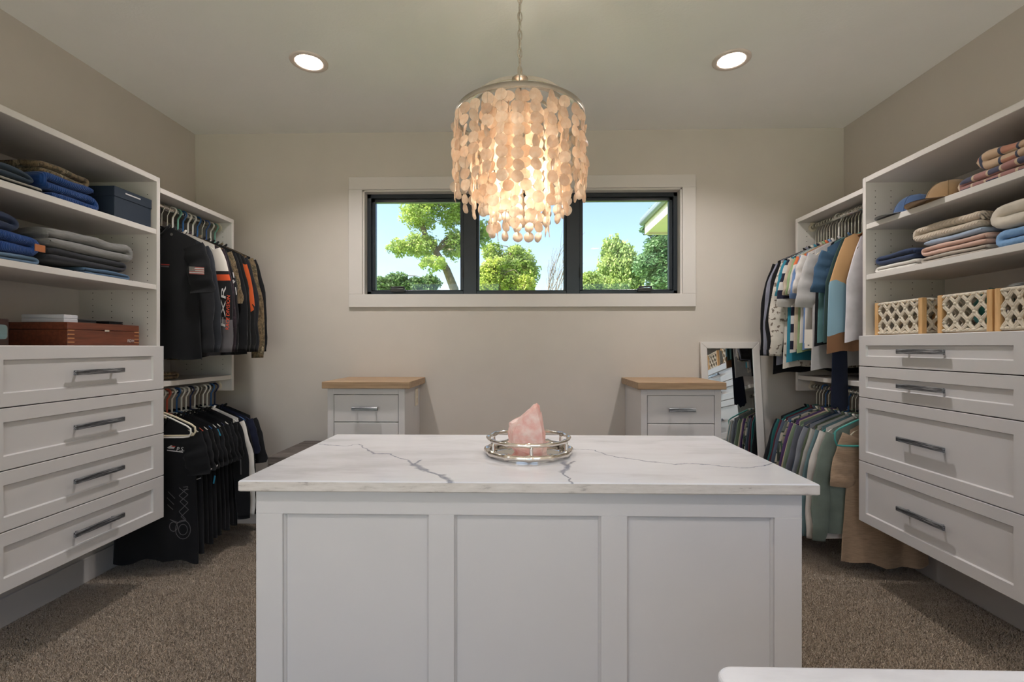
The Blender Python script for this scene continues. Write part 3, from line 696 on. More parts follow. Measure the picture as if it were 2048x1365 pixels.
def crystal():
    prof = [(1017, 888), (1016.5, 858), (1018, 846), (1025, 841), (1037, 836), (1053, 826), (1060, 815), (1067, 807.5), (1074, 806), (1079.5, 811), (1083, 822), (1082.5, 833), (1086, 845), (1089, 858), (1091, 872), (1093, 888)]
    cy = 1.487; zb = .9205; P = [onY(x, y, cy) for x, y in prof]; cx = sum(p.x for p in P) / len(P)
    pts = []; rnd = random.Random(3)
    for p in P:
        zz = max(p.z, zb); k = 1 - (zz - zb) / .16
        pts.append((p.x - cx, 0, zz - zb))
        for s in (-1, 1):
            d = (.022 + .028 * k) * rnd.uniform(.8, 1.15); pts.append(((p.x - cx) * .72 + rnd.uniform(-.004, .004), s * d, max(0, (zz - zb) * .95 - .004)))
    for a in range(8): pts.append((.05 * math.cos(a * PI / 4), .042 * math.sin(a * PI / 4), 0))
    bm = bmesh.new(); [bm.verts.new(p) for p in pts]; res = bmesh.ops.convex_hull(bm, input=bm.verts)
    # carve the hull: keep photo silhouette by pulling the left shoulder in
    bmesh.ops.delete(bm, geom=[v for v in bm.verts if not v.link_faces], context='VERTS')
    bmesh.ops.subdivide_edges(bm, edges=bm.edges, cuts=3, use_grid_fill=True)
    def top(x):      # silhouette height
        q = sorted([(p.x - cx, p.z - zb) for p in P[2:-2]])
        if x <= q[0][0]: return q[0][1]
        if x >= q[-1][0]: return q[-1][1]
        for (a, za), (b, zb2) in zip(q, q[1:]):
            if a <= x <= b: return za + (zb2 - za) * (x - a) / max(1e-6, b - a)
        return .1
    for v in bm.verts:
        t = top(v.co.x)
        if v.co.z > t: v.co.z = t
        n = noise.noise(v.co * 45) * .004 + noise.noise(v.co * 110) * .0016
        if v.co.z > .004: v.co += v.co.normalized() * n
        v.co.z = max(v.co.z, 0)
    me = bpy.data.meshes.new('rose_quartz_crystal'); bmesh.ops.triangulate(bm, faces=bm.faces); bm.to_mesh(me); bm.free()
    o = obj('rose_quartz_crystal', me, M_quartz); o.location = (cx, cy, zb); tag(o, 'rough pink rose quartz point standing in the mirrored tray', 'crystal')
crystal()
# ------------------------------------------------------------------ hanging clothes
FOLD = [1]      # clothes pressed on one rail share their folds, so they nest
def garment_body(kind, w, L, seed, t=.03, flare=1.12, neck=.075, dip=.07, drop=.085):
    rnd = random.Random(FOLD[0]); K = 44; R = 22; ph = [rnd.uniform(0, 6.28) for _ in range(6)]; vs = []; fs = []
    for j in range(R + 1):
        v = j / R
        for k in range(K):
            a = 2 * PI * k / K; ca, sa = math.cos(a), math.sin(a)
            cx = math.copysign(abs(ca) ** .8, ca)
            ww = w * (1 + (flare - 1) * v)
            if kind == 'tank':
                ww = w * (.62 + .38 * min(1, max(0, (v - .02) / .3)) ** .7) if v < .32 else w * (1 + (flare - 1) * v)
            elif v < .12: ww = w * (.97 + .03 * v / .12)
            x = ww * cx
            th = .004 + (t - .004) * min(1, v / .22) ** .8
            y = th * math.copysign(abs(sa) ** .8, sa)
            ax = abs(x)
            zt = -drop * max(0, ax - neck * .5) / (w - neck * .5)
            if ax < neck: zt -= (dip if sa < 0 else dip * .35) * (1 - (ax / neck) ** 2)
            zb = -L + .012 * math.sin(3 * x / w + ph[0]) + .008 * math.sin(7 * x / w + ph[1])
            z = zt + (zb - zt) * v
            A = (.15 + .75 * v) * t * min(1, v * 4)
            f = math.sin(x * 26 + ph[2] + v * 1.2) + .7 * math.sin(x * 47 + ph[3] - v * 2) + .5 * math.sin(x * 13 + z * 9 + ph[4])
            y += .009 * (.2 + .8 * v) * min(1, v * 4) * f * .7 + .35 * t * noise.noise(Vector((x * 6, seed * 3.1, z * 6))) * min(1, v * 5)
            vs.append((x, y, z))
    for j in range(R):
        for k in range(K): fs.append((j * K + k, j * K + (k + 1) % K, (j + 1) * K + (k + 1) % K, (j + 1) * K + k))
    return vs, fs
def sleeve_mesh(side, w, length, seed, wide=.075, drop=.085, ang=68, cuff=.7, th0=.017):
    rnd = random.Random(FOLD[0] * 7 + side); K = 16; R = 14; vs = []; fs = []; p = Vector((side * (w - .03), 0, -drop - .035)); ph = rnd.uniform(0, 6.28); sw = rnd.uniform(-.012, .012)
    for j in range(R + 1):
        v = j / R; an = math.radians(ang + (88 - ang) * min(1, v * (1.6 if length > .35 else .9)))
        d = Vector((side * math.cos(an), 0, -math.sin(an))); n = Vector((-d.z * side, 0, d.x * side))  # widthwise
        wd = wide * (1 - (1 - cuff) * v) * (1.0 if v < .97 else .92); th = th0 * (1 - .2 * v)
        if v == 0: th *= .7
        for k in range(K):
            a = 2 * PI * k / K
            off = n * (wd * math.cos(a)) + Vector((0, th * math.sin(a), 0))
            q = p + off; q.y += .006 * math.sin(9 * v + ph) * v + sw * v * v + .003 * math.sin(23 * v + ph)
            q += n * (.012 * noise.noise(Vector((v * 4 + seed * 1.7, a * .3, side))))
            vs.append(tuple(q))
        p = p + d * (length / R)
    for j in range(R):
        for k in range(K): fs.append((j * K + k, j * K + (k + 1) % K, (j + 1) * K + (k + 1) % K, (j + 1) * K + k))
    return vs, fs
NECKDROP = .108; GSEED = [0]
def garment(name, label, cat, kind, mat, x, y, zrod, rz, nd=NECKDROP, L=.66, w=.205, sl=None, sleeve_mat=None, group=None, t=.0115, neck_mat=None, flare=1.1, dip=.07, neck=.075, wide=.068, squeeze=1.0):
    GSEED[0] += 1; sd = GSEED[0]
    r = empty(name, (x, y, zrod - nd), rz); tag(r, label, cat, group)
    vs, fs = garment_body(kind, w, L, sd, t, flare, neck, dip); m = MB(); m.add(vs, fs); parts = [m.build('torso', mat, r, True)]
    if sl is None: sl = {'tee': .21, 'long': .58, 'tank': 0, 'wrap': 0}[kind]
    if sl:
        for s in (-1, 1):
            vs, fs = sleeve_mesh(s, w, sl, sd, ang=(86 if s * x > 0 else 68), wide= min(wide, .068) * (1 if sl < .35 else .92), cuff=.95 if sl < .35 else .62, th0=t * 1.15)
            m = MB(); m.add(vs, fs); parts.append(m.build('sleeve', sleeve_mat or mat, r, True))
            if sl > .35:
                ring = [Vector(v) for v in vs[-16:]]; c = sum(ring, Vector()) / 16
                m = MB(); up = Vector((0, 0, .034)); K = 16
                R3 = [[c + (q - c) * 1.03 + up * .9 for q in ring], [c + (q - c) * 1.04 + up * .5 for q in ring], [c + (q - c) * 1.02 - up * .25 for q in ring], [c + (q - c) * .9 - up * .25 for q in ring]]
                m.add([p for a in R3 for p in a], [(i * K + k, i * K + (k + 1) % K, (i + 1) * K + (k + 1) % K, (i + 1) * K + k) for i in range(3) for k in range(K)])
                m.build('cuff', sleeve_mat or mat, parts[-1], True)
    if kind in ('tee', 'long'):
        pts = []
        for k in range(20):
            a = 2 * PI * k / 20; xx = neck * .97 * math.cos(a); front = math.sin(a) < 0
            pts.append((xx, .8 * t * math.sin(a), -(dip if front else dip * .35) * (1 - (xx / neck) ** 2) - .002))
        m = MB(); m.tube(pts, min(.006, t * .55), 6, True); m.build('collar', neck_mat or mat, r, True)
    return r, parts
HM = {}
def hmat(n, c, metal=0): 
    if n not in HM: HM[n] = plain('hanger_' + n.replace(' ', '_'), c, .35, metal)
    return HM[n]
HC = {'white plastic': lin((226, 222, 214)), 'cream velvet': lin((214, 202, 176)), 'blue plastic': lin((40, 92, 150)), 'navy plastic': lin((30, 40, 76)), 'teal velvet': lin((70, 150, 142)),
      'orange plastic': lin((206, 96, 70)), 'black velvet': lin((22, 22, 24)), 'grey velvet': lin((120, 114, 108)), 'mint plastic': lin((120, 176, 160)), 'brown wooden': lin((120, 78, 48)), 'sage velvet': lin((140, 160, 130)), 'silver wire': (.7, .68, .62), 'purple plastic': lin((104, 60, 120)), 'patterned blue': lin((50, 84, 140))}
def hanger(col, x, y, zrod, rz, label, w=.2, group=None, hk=.118, bar=0):
    c = HC[col]; wire = col.split()[-1] in ('velvet', 'wire', 'wooden'); hm = hmat(col, c, 1 if col == 'silver wire' else 0)
    r = empty('clothes_hanger', (x, y, zrod - hk), rz); tag(r, label, 'hanger', group)
    hookr = .0026 if wire else .0042; rt = hookr * (1 if wire else 1.5); hr = .0145 + rt; ztop = hk; zc = .0138 + rt - hr - .003
    pts = []
    for k in range(15):
        a = math.radians(200 - 250 * k / 14 + 0); pts.append((hr * math.cos(a), 0, ztop + .003 + zc + hr * math.sin(a)))
    e = pts[-1]; pts += [(hr * .55, 0, ztop - .024), (.001, 0, ztop - .038), (0, 0, .012), (0, 0, 0)]
    m = MB(); m.tube(pts, hookr, 8, sq=(1, 1) if wire else (1.5, 1)); m.build('hook', hmat('silver wire', HC['silver wire'], 1) if wire else hm, r, True)
    drop = .085; rr = .0042 if not wire else .0036
    a = [(0, 0, .002), (.03, 0, -.004), (w * .55, 0, -.042), (w * .9, 0, -drop + .004), (w * .99, 0, -drop - .012), (w * 1.0, 0, -drop - .024 - bar * .6), (w * .95, 0, -drop - .034 - bar), (w * .82, 0, -drop - .037 - bar)]
    pts = a + [(-p[0], 0, p[2]) for p in reversed(a)][:-1]
    m = MB(); m.tube(pts, rr, 8, True, sq=(1.0, 1.5) if wire else (1, 1)); m.build('hanger_frame', hm, r, True)
    return r
def F(n, c, **k): return fabric(n, lin(c), **k)
BK = F('black_cotton', (22, 22, 25)); BK2 = F('washed_black_cotton', (34, 34, 38)); CH = F('charcoal_fleece', (44, 46, 52)); NV = F('navy_cotton', (26, 30, 50))
CAMO = F('camo', (90, 80, 60), pat='camo'); WH = F('white_cotton', (222, 216, 210)); GR = F('grey_marl', (150, 148, 150), pat='heather')
JER = fabric('jersey_sleeve', (.02, .02, .02), pat='block', c2=[(0, lin((58, 55, 58))), (.11, lin((96, 92, 96))), (.30, lin((24, 23, 26))), (.52, lin((210, 84, 44))), (.555, lin((30, 28, 30))), (.575, lin((206, 198, 190)))], scale=.02)
JER2 = F('dark_plum_jersey', (44, 34, 40), pat='floral', c2=lin((62, 50, 56)), scale=1.6)
GARM = {}
USED = set()
def rail(side, rx, zr, specs, group, r0=5, r1=7, nd=None, yend=3.022):
    ya, yb_ = specs[0][1], specs[-1][1]; sp_ = (yend - ya) / (len(specs) - 1); FOLD[0] += 1
    for i, sp in enumerate(specs):
        sp = (sp[0], ya + i * sp_) + tuple(sp[2:]); sp[6].setdefault('t', sp_ * .34)
        key, y, kind, mat, label, hcol, kw = sp
        kw.pop('rz', 0); q_ = i / (len(specs) - 1); dx = kw.pop('dx', 0); rz = -side * D(r0 + (r1 - r0) * q_ ); cat = kw.pop('cat', 'shirt'); nm = kw.pop('nm', {'tee': 'hanging_tee', 'long': 'hanging_longsleeve', 'tank': 'hanging_tank_top', 'wrap': 'hanging_trousers'}[kind])
        y += dx * math.tan(rz)
        g, parts = garment(nm, label, cat, kind, mat, rx + dx, y, zr, rz, group=group, nd=nd or NECKDROP, **kw); GARM[key] = (g, parts)
        short = label.split(' with ')[0].split(' on ')[0].split(' next ')[0].split(' behind ')[0].split(' between ')[0]
        if (hcol, short) in USED: short = label
        USED.add((hcol, short))
        hanger(hcol, rx + dx, y, zr, rz, '%s hanger carrying the %s' % (hcol, short), w=kw.get('w', .205) * (.72 if kind in ('tank',) else .95), group=group + ' hangers', hk=(nd or NECKDROP) + .01)
D = math.radians
LU = [
 ('lu0', 2.530, 'tee', BK, 'black work shirt with a flag patch on its sleeve', 'black velvet', dict(L=.74, rz=D(14), sl=.26, wide=.085, w=.215)),
 ('lu1', 2.565, 'long', BK2, 'washed black pullover next to the flag-patch work shirt', 'silver wire', dict(L=.70, rz=D(8), w=.182)),
 ('lu2', 2.615, 'long', CH, 'charcoal fleece pullover next to the race jersey', 'silver wire', dict(L=.70, rz=D(6), w=.192)),
 ('lu3', 2.668, 'long', JER, 'white, orange and grey race jersey with lettering down the sleeve', 'white plastic', dict(L=.72, rz=D(4), w=.235)),
 ('lu4', 2.712, 'long', JER2, 'dark plum patterned jersey next to the race jersey', 'mint plastic', dict(L=.70, rz=D(3), w=.225)),
 ('lu5', 2.755, 'long', F('ink_fleece', (28, 26, 30)), 'inky black hoodie with small white sleeve print', 'blue plastic', dict(L=.72, w=.215)),
 ('lu6', 2.797, 'long', CAMO, 'camouflage pullover between black hooded tops', 'white plastic', dict(L=.6, sl=.3, w=.215)),
 ('lu7', 2.838, 'long', BK, 'plain black hooded top behind the short camouflage pullover', 'white plastic', dict(L=.72, w=.22)),
 ('lu8', 2.880, 'long', F('black_ripstop', (20, 20, 20)), 'black ripstop jacket with an orange neighbour', 'blue plastic', dict(L=.70, w=.215)),
 ('lu9', 2.920, 'long', F('orange_black', (190, 84, 40), pat='block', c2=[(0, lin((24, 23, 24))), (.5, lin((190, 84, 40))), (.78, lin((24, 23, 24)))], scale=.25), 'black jersey with a blaze orange shoulder stripe', 'black velvet', dict(L=.70, w=.22)),
 ('lu10', 2.960, 'long', BK2, 'washed black shell jacket next to the far camouflage jacket', 'patterned blue', dict(L=.72, w=.22)),
 ('lu11', 3.003, 'long', F('camo_jacket', (90, 80, 60), pat='camo', scale=.7), 'long camouflage jacket at the end of the upper rail', 'white plastic', dict(L=.66, w=.225, wide=.085, sl=.62)),
 ('lu12', 3.040, 'long', BK, 'black jacket hanging last behind the long camouflage jacket', 'mint plastic', dict(L=.64, w=.225)),
]
rail(-1, -1.99, 2.02, LU, 'dark clothes on the upper rail')
lo_c = [('black_tee_a', (20, 20, 23)), ('black_tee_b', (26, 26, 29)), ('black_tee_c', (17, 17, 19))]
LLab = [
 ('ll0', 'black tee printed with white motorcycle line art under the cream hangers', 'cream velvet', 'tee', dict(L=.80, rz=D(16), sl=.22, w=.2)),
 ('ll1', 'black polo with pale tipped sleeve edges next to the printed tee', 'white plastic', 'tee', dict(L=.76, rz=D(9), wide=.088)),
 ('ll2', 'black sport tee with a white tick on the sleeve', 'orange plastic', 'tee', dict(L=.72, rz=D(7), wide=.085)),
 ('ll3', 'black tee with a column of faded lettering on the side', 'white plastic', 'tee', dict(L=.74, rz=D(6))),
 ('ll4', 'black training tee with a bright cyan side stripe', 'blue plastic', 'tee', dict(L=.72, rz=D(5), wide=.09)),
 ('ll5', 'soft black tee next to the cyan striped one', 'white plastic', 'tee', dict(L=.72, rz=D(4))),
 ('ll6', 'dull black crew tee on a second white hanger', 'white plastic', 'tee', dict(L=.7)),
 ('ll7', 'deep black tee between navy and white hangers', 'navy plastic', 'tee', dict(L=.72)),
 ('ll8', 'black tee with a stiff collar near the white longsleeve', 'white plastic', 'tee', dict(L=.7)),
 ('ll9', 'black longsleeve with white lettering down the arm', 'black velvet', 'long', dict(L=.72)),
 ('ll10', 'white longsleeve shirt among the black tees', 'white plastic', 'long', dict(L=.7, w=.215)),
 ('ll11', 'black longsleeve behind the white longsleeve', 'white plastic', 'long', dict(L=.7, w=.2)),
 ('ll12', 'navy tee with a thin pale cuff line', 'blue plastic', 'tee', dict(L=.68, w=.22)),
 ('ll13', 'black tee with white ring trim on its cuff hanging last', 'navy plastic', 'tee', dict(L=.7, w=.225, sl=.28)),
]
LLs = []
for i, (k, lab, h, kind, kw) in enumerate(LLab):
    mat = WH if k == 'll10' else (NV if k == 'll12' else F(*lo_c[i % 3]))
    LLs.append((k, 2.535 + i * .0395, kind, mat, lab, h, kw))
rail(-1, -1.99, .99, LLs, 'dark tees on the lower rail')

PB = fabric('colour_block_knit', (.5, .4, .3), pat='block', c2=[(0, lin((128, 92, 66))), (.30, lin((132, 164, 182))), (.57, lin((188, 148, 106))), (.9, lin((150, 108, 70)))], scale=.12)
RU = [
 ('ru0', 2.595, 'tank', F('bright_white', (214, 208, 214)), 'white tank top hanging against the shelf tower', 'grey velvet', dict(L=.60, dx=.045, w=.175)),
 ('ru1', 2.63, 'tank', PB, 'tan, blue and brown colour-block tank top', 'brown wooden', dict(L=.66, dx=.0, w=.2)),
 ('ru2', 2.665, 'tank', F('forest_jersey', (52, 72, 70)), 'dark green tank top next to the colour-block one', 'teal velvet', dict(L=.60, rz=D(-14), w=.2)),
 ('ru3', 2.697, 'tee', F('steel_blue', (58, 84, 110)), 'steel blue tee with ruffled cuffs on a teal hanger', 'teal velvet', dict(L=.50, rz=D(-12), w=.185, sl=.22, wide=.062)),
 ('ru4', 2.728, 'tank', F('teal_jersey', (86, 122, 124)), 'muted teal tank top behind the ruffled tee', 'teal velvet', dict(L=.60, rz=D(-8), w=.2)),
 ('ru5', 2.757, 'tank', BK, 'black tank top behind the muted teal one', 'grey velvet', dict(L=.62, rz=D(-7), w=.2)),
 ('ru6', 2.787, 'tee', F('sheer_white', (178, 174, 174)), 'long sheer white blouse with drooping sleeves', 'cream velvet', dict(L=.76, rz=D(-8), w=.2, sl=.3, wide=.08)),
 ('ru7', 2.815, 'tank', F('magenta_rib', (122, 44, 88)), 'magenta tank top on a cream hanger', 'cream velvet', dict(L=.55, rz=D(-4), w=.18)),
 ('ru8', 2.845, 'tee', F('crumpled_white', (206, 200, 196)), 'crumpled white tee with wide short sleeves', 'grey velvet', dict(L=.60, rz=D(-6), w=.205, wide=.09)),
 ('ru9', 2.875, 'tee', F('periwinkle', (110, 136, 178)), 'periwinkle blue tee with a paper price tag', 'black velvet', dict(L=.64, rz=D(-5), w=.2, sl=.24)),
 ('ru10', 2.903, 'tee', F('orange_white', (200, 196, 190), pat='block', c2=[(0, lin((206, 200, 194))), (.70, lin((214, 110, 66))), (.86, lin((206, 200, 194)))], scale=.1), 'white tee with an orange shoulder patch', 'white plastic', dict(L=.6, w=.2)),
 ('ru11', 2.931, 'tee', F('sage', (146, 166, 124)), 'sage green tee with a banded hem', 'sage velvet', dict(L=.66, w=.2)),
 ('ru12', 2.958, 'tee', F('oat', (186, 170, 152)), 'oatmeal tee next to the sage green one', 'grey velvet', dict(L=.64, w=.205)),
 ('ru13', 2.985, 'tee', F('navy_band', (36, 36, 54), pat='stripe', c2=lin((200, 196, 192)), scale=.75), 'navy and white banded tee', 'silver wire', dict(L=.66, w=.21, sl=.28)),
 ('ru14', 3.012, 'tee', F('cyan_satin', (52, 130, 152)), 'bright turquoise satin blouse', 'silver wire', dict(L=.72, w=.215)),
 ('ru15', 3.040, 'long', F('floral_white', (208, 200, 190), pat='floral', c2=lin((120, 106, 96)), scale=1.3), 'white blouse with a brown leaf print', 'silver wire', dict(L=.76, w=.22, wide=.085)),
 ('ru16', 3.068, 'long', BK, 'black blouse next to the leaf-print one', 'silver wire', dict(L=.66, w=.225)),
 ('ru17', 3.093, 'long', F('lavender_grey', (136, 136, 150)), 'lavender grey cardigan near the rail end', 'silver wire', dict(L=.74, w=.23)),
 ('ru18', 3.117, 'long', F('black_crepe', (18, 17, 20)), 'long black crepe top at the rail end', 'silver wire', dict(L=.80, w=.235)),
]
rail(1, 1.88, 2.02, RU, 'tops on the upper rail', nd=.135, yend=3.096)
RLc = [
 ('rl0', 2.582, 'tee', F('oatmeal_heather', (166, 140, 116), pat='heather'), 'long oatmeal heather tee dress on a cream hanger', 'cream velvet', dict(L=.80, dx=.05, w=.18, sl=.28, wide=.07, flare=1.2)),
 ('rl1', 2.628, 'long', F('sage_fleece', (112, 122, 113)), 'sage sweatshirt tucked behind the tee dress', 'teal velvet', dict(L=.66, rz=D(-20), w=.2)),
 ('rl2', 2.663, 'long', F('ivory_waffle', (206, 198, 190)), 'ivory waffle longsleeve next to the tee dress', 'white plastic', dict(L=.70, rz=D(-16), w=.215)),
 ('rl3', 2.698, 'long', F('dusty_teal', (98, 122, 126)), 'dusty teal longsleeve with a ribbed cuff', 'teal velvet', dict(L=.62, rz=D(-13), w=.22)),
 ('rl4', 2.733, 'long', F('stone_grey', (170, 166, 160)), 'stone grey longsleeve with a turned cuff', 'grey velvet', dict(L=.72, rz=D(-11), w=.225)),
 ('rl5', 2.766, 'long', F('moss', (84, 94, 76)), 'moss green longsleeve between the grey tops', 'sage velvet', dict(L=.66, rz=D(-9), w=.22)),
 ('rl6', 2.798, 'long', F('cool_grey', (128, 130, 138)), 'cool grey sweatshirt with a chest pocket', 'grey velvet', dict(L=.64, rz=D(-7), w=.23)),
 ('rl7', 2.829, 'long', F('deep_blue_knit', (34, 56, 76)), 'deep blue knit next to the cool grey sweatshirt', 'blue plastic', dict(L=.6, rz=D(-6), w=.21)),
 ('rl8', 2.860, 'long', F('ash_fleece', (96, 98, 108)), 'ash grey fleece with dark side panels', 'grey velvet', dict(L=.62, rz=D(-5), w=.232)),
 ('rl9', 2.890, 'long', F('olive_sage', (112, 128, 106)), 'olive sage pullover next to the cream one', 'sage velvet', dict(L=.62, w=.235)),
 ('rl10', 2.919, 'long', F('cream_knit', (200, 182, 158)), 'cream knit pullover between green tops', 'cream velvet', dict(L=.62, w=.222)),
 ('rl11', 2.947, 'long', F('plum', (88, 64, 108)), 'plum purple longsleeve peeking beside the plaid', 'purple plastic', dict(L=.64, w=.225)),
 ('rl12', 2.976, 'long', F('plaid_dark', (54, 56, 54), pat='plaid', c2=lin((150, 140, 124)), c3=lin((60, 84, 70)), scale=1.0), 'dark plaid flannel shirt with cream checks', 'grey velvet', dict(L=.64, w=.222)),
 ('rl13', 3.005, 'long', F('plaid_green', (96, 104, 98), pat='plaid', c2=lin((186, 178, 164)), c3=lin((60, 66, 60)), scale=.8), 'grey green plaid flannel shirt', 'grey velvet', dict(L=.66, w=.22)),
 ('rl14', 3.033, 'long', F('slate_chambray', (84, 94, 110)), 'slate chambray shirt by the grey green flannel', 'blue plastic', dict(L=.66, w=.225)),
 ('rl15', 3.062, 'long', F('burgundy', (88, 40, 52)), 'burgundy longsleeve near the rail end', 'silver wire', dict(L=.6, w=.22)),
 ('rl16', 3.090, 'long', F('teal_deep', (38, 96, 96)), 'deep teal longsleeve near the rail end', 'silver wire', dict(L=.6, w=.22)),
 ('rl17', 3.115, 'long', BK2, 'black longsleeve at the end of the lower rail', 'teal velvet', dict(L=.64, w=.22)),
]
rail(1, 1.88, .99, RLc, 'pullovers on the lower rail', yend=3.085)
# navy trousers folded over the upper rail
g, _ = garment('hanging_trousers', 'dark navy trousers hanging long beside the drawer stack', 'trousers', 'wrap', F('midnight_twill', (22, 28, 46)), 1.74, 2.651, 2.02, D(-5), nd=.465, L=.65, w=.034, t=.003, flare=1.45, neck=.02, dip=0)

hanger('cream velvet', -1.99, 2.502, .99, D(5), 'empty cream velvet hanger facing the drawer tower on the lower rail', w=.225, hk=.08, bar=.02)
hanger('white plastic', -1.99, 2.482, .99, D(5), 'empty white plastic hanger behind the drawer tower', w=.215, hk=.085, bar=.02)
hanger('teal velvet', 1.88, 2.562, .99, D(-4), 'empty teal velvet hanger above the tee dress', w=.215, hk=.10, bar=.05)
hanger('silver wire', 1.88, 2.6385, 2.02, D(-5), 'long silver wire hanger carrying the dark navy trousers', w=.19, hk=.35)
# prints and patches, pressed onto the cloth
def project(key, part_idx, polys, mats, name, off=.0025):
    """polys: list of (material index, [(px,py),...]) in photo pixels, cast onto the given garment parts"""
    g, parts = GARM[key]; bpy.context.view_layer.update(); vs = []; fs = []
    for i in part_idx:
        o = parts[i]; n = len(vs); vs += [o.matrix_world @ v.co for v in o.data.vertices]; fs += [tuple(k + n for k in p.vertices) for p in o.data.polygons]
    bvh = BVHTree.FromPolygons(vs, fs); inv = g.matrix_world.inverted(); m = MB(); O = Vector((0, 0, EYE)); hits = 0
    for mi, poly in polys:
        pts = []
        for (px, py) in poly:
            d = ray(px, py).normalized(); h = bvh.ray_cast(O, d)
            if h[0] is None: pts = None; break
            pts.append(inv @ (h[0] - d * off))
        if not pts or max((a - pts[0]).length for a in pts) > .2: continue
        m.cur = mi; m.add(pts, [tuple(range(len(pts)))]); hits += 1
    if not hits: print('no hit', name, key); return None
    me = bpy.data.meshes.new(name); me.from_pydata(m.v, [], m.f)
    for q in mats: me.materials.append(q)
    me.polygons.foreach_set('material_index', m.mi); me.update(); return obj(name, me, None, g)
def text_polys(txt, ox, oy, h, ang=0, shear=0, mi=0, sx=1.0):
    cu = bpy.data.curves.new('t', 'FONT'); cu.body = txt; cu.resolution_u = 3; o = bpy.data.objects.new('t', cu); COL.objects.link(o)
    dg = bpy.context.evaluated_depsgraph_get(); me = bpy.data.meshes.new_from_object(o.evaluated_get(dg)); c, s = math.cos(ang), math.sin(ang); out = []
    for p in me.polygons:
        q = []
        for i in p.vertices:
            v = me.vertices[i].co; x = (v.x + shear * v.y) * h * 1.4 * sx; y = v.y * h * 1.4; q.append((ox + x * c - y * s, oy - (x * s + y * c)))
        out.append((mi, q))
    bpy.data.objects.remove(o); bpy.data.meshes.remove(me); bpy.data.curves.remove(cu); return out
P_white = plain('print_white', lin((206, 202, 200)), .7); P_red = plain('print_red', lin((176, 60, 52)), .7); P_org = plain('print_orange', lin((232, 84, 44)), .7)
P_grey = plain('print_grey', lin((92, 90, 92)), .7); P_flag = plain('flag_grey', lin((120, 116, 112)), .7); P_pink = plain('flag_red', lin((170, 92, 88)), .7); P_cy = plain('print_cyan', lin((40, 150, 190)), .6)
def rectpx(x0, y0, x1, y1, skx=0, sky=0, nx=4, ny=1):
    """small quads covering a skewed rectangle"""
    out = []
    for i in range(nx):
        for j in range(ny):
            q = []
            for a, b in ((i, j), (i + 1, j), (i + 1, j + 1), (i, j + 1)):
                u, v = a / nx, b / ny; q.append((x0 + (x1 - x0) * u + skx * v, y0 + (y1 - y0) * v + sky * u))
            out.append(q)
    return out
pol = []
for k in range(7):
    for q in rectpx(378, 533.5 + k * 2.1, 408, 533.5 + (k + 1) * 2.1, .6, 1.5, 8): pol.append((k % 2, q))
project('lu0', (0, 1, 2), pol, [P_pink, P_white], 'flag_patch')
project('lu0', (0, 1, 2), [(0, q) for q in rectpx(378, 533.3, 390, 542, .3, .6, 4)], [P_flag], 'flag_canton', .0045)
project('lu0', (0, 1, 2), [(0, [(343 + 3 * math.cos(t), 469 + 3 * math.sin(t)) for t in [k * PI / 5 for k in range(10)]])], [plain('snap_metal', (.6, .6, .6), .3, 1)], 'snap_button')
project('lu0', (0, 1, 2), [(0, q) for q in rectpx(322, 528, 339, 530, 0, 1, 6)] + [(1, q) for q in rectpx(322, 531.5, 338, 534, 0, 1, 6)], [P_red, P_grey], 'chest_lettering')
project('lu3', (1, 2), text_polys('RACE DIVISION', 458, 661, 7.0, PI / 2 - .03, .15, sx=1.03), [P_org], 'sleeve_lettering')
project('lu3', (1, 2), text_polys('FXR', 450, 658, 9.5, PI / 2 - .02, .1, sx=3.6), [P_white], 'sleeve_brand')
project('ll0', (0, 1, 2), text_polys('P.S.', 352, 903, 8.5, 0, .2), [P_white], 'chest_print')
project('ll0', (0, 1, 2), [(0, [(334, 896), (342, 891), (350, 894), (348, 898), (338, 898)]), (1, [(341, 892), (351, 893), (350, 895), (345, 895)])] + [(0, q) for q in rectpx(334, 900, 366, 902, 0, 4, 6)], [P_white, P_red], 'chest_logo')
def strokes(key, idx, lines, w, mat, name):
    pol = []
    for ln in lines:
        for (a, b) in zip(ln, ln[1:]):
            dx, dy = b[0] - a[0], b[1] - a[1]; L_ = math.hypot(dx, dy) or 1; nx, ny = -dy / L_ * w / 2, dx / L_ * w / 2
            n = max(1, int(L_ / 4))
            for k in range(n):
                s0, s1 = k / n, (k + 1) / n
                pol.append((0, [(a[0] + dx * s0 + nx, a[1] + dy * s0 + ny), (a[0] + dx * s1 + nx, a[1] + dy * s1 + ny), (a[0] + dx * s1 - nx, a[1] + dy * s1 - ny), (a[0] + dx * s0 - nx, a[1] + dy * s0 - ny)]))
    return project(key, idx, pol, [mat], name)
circ = lambda x, y, r, n=14, e=1: [(x + r * math.cos(2 * PI * k / n), y + e * r * math.sin(2 * PI * k / n)) for k in range(n + 1)]
strokes('ll0', (0, 1, 2), [circ(366, 1060, 15, 16, 1.25), circ(366, 1060, 9, 12, 1.2), circ(347, 1054, 8, 12, 1.2), [(358, 976), (376, 990), (360, 1004), (377, 1020), (362, 1034), (374, 1044)], [(376, 976), (358, 992), (376, 1006), (358, 1024), (372, 1040)],
   [(336, 984), (350, 998)], [(334, 996), (348, 1010)], [(335, 1010), (346, 1020)], [(366, 975), (376, 974)], [(367, 980), (377, 980)], [(340, 1040), (356, 1046), (372, 1042)]], 1.3, P_grey, 'line_art_print')
strokes('lu5', (0, 1, 2), [[(462, 566), (467, 560), (466, 568), (470, 562)], [(466, 545), (468, 556)], [(471, 575), (473, 590)]], 1.6, P_white, 'sleeve_print')
strokes('ll1', (0, 1, 2), [[(387, 952), (400, 948), (424, 938)], [(385, 962), (398, 958), (410, 953)]], 1.6, P_white, 'cuff_piping')
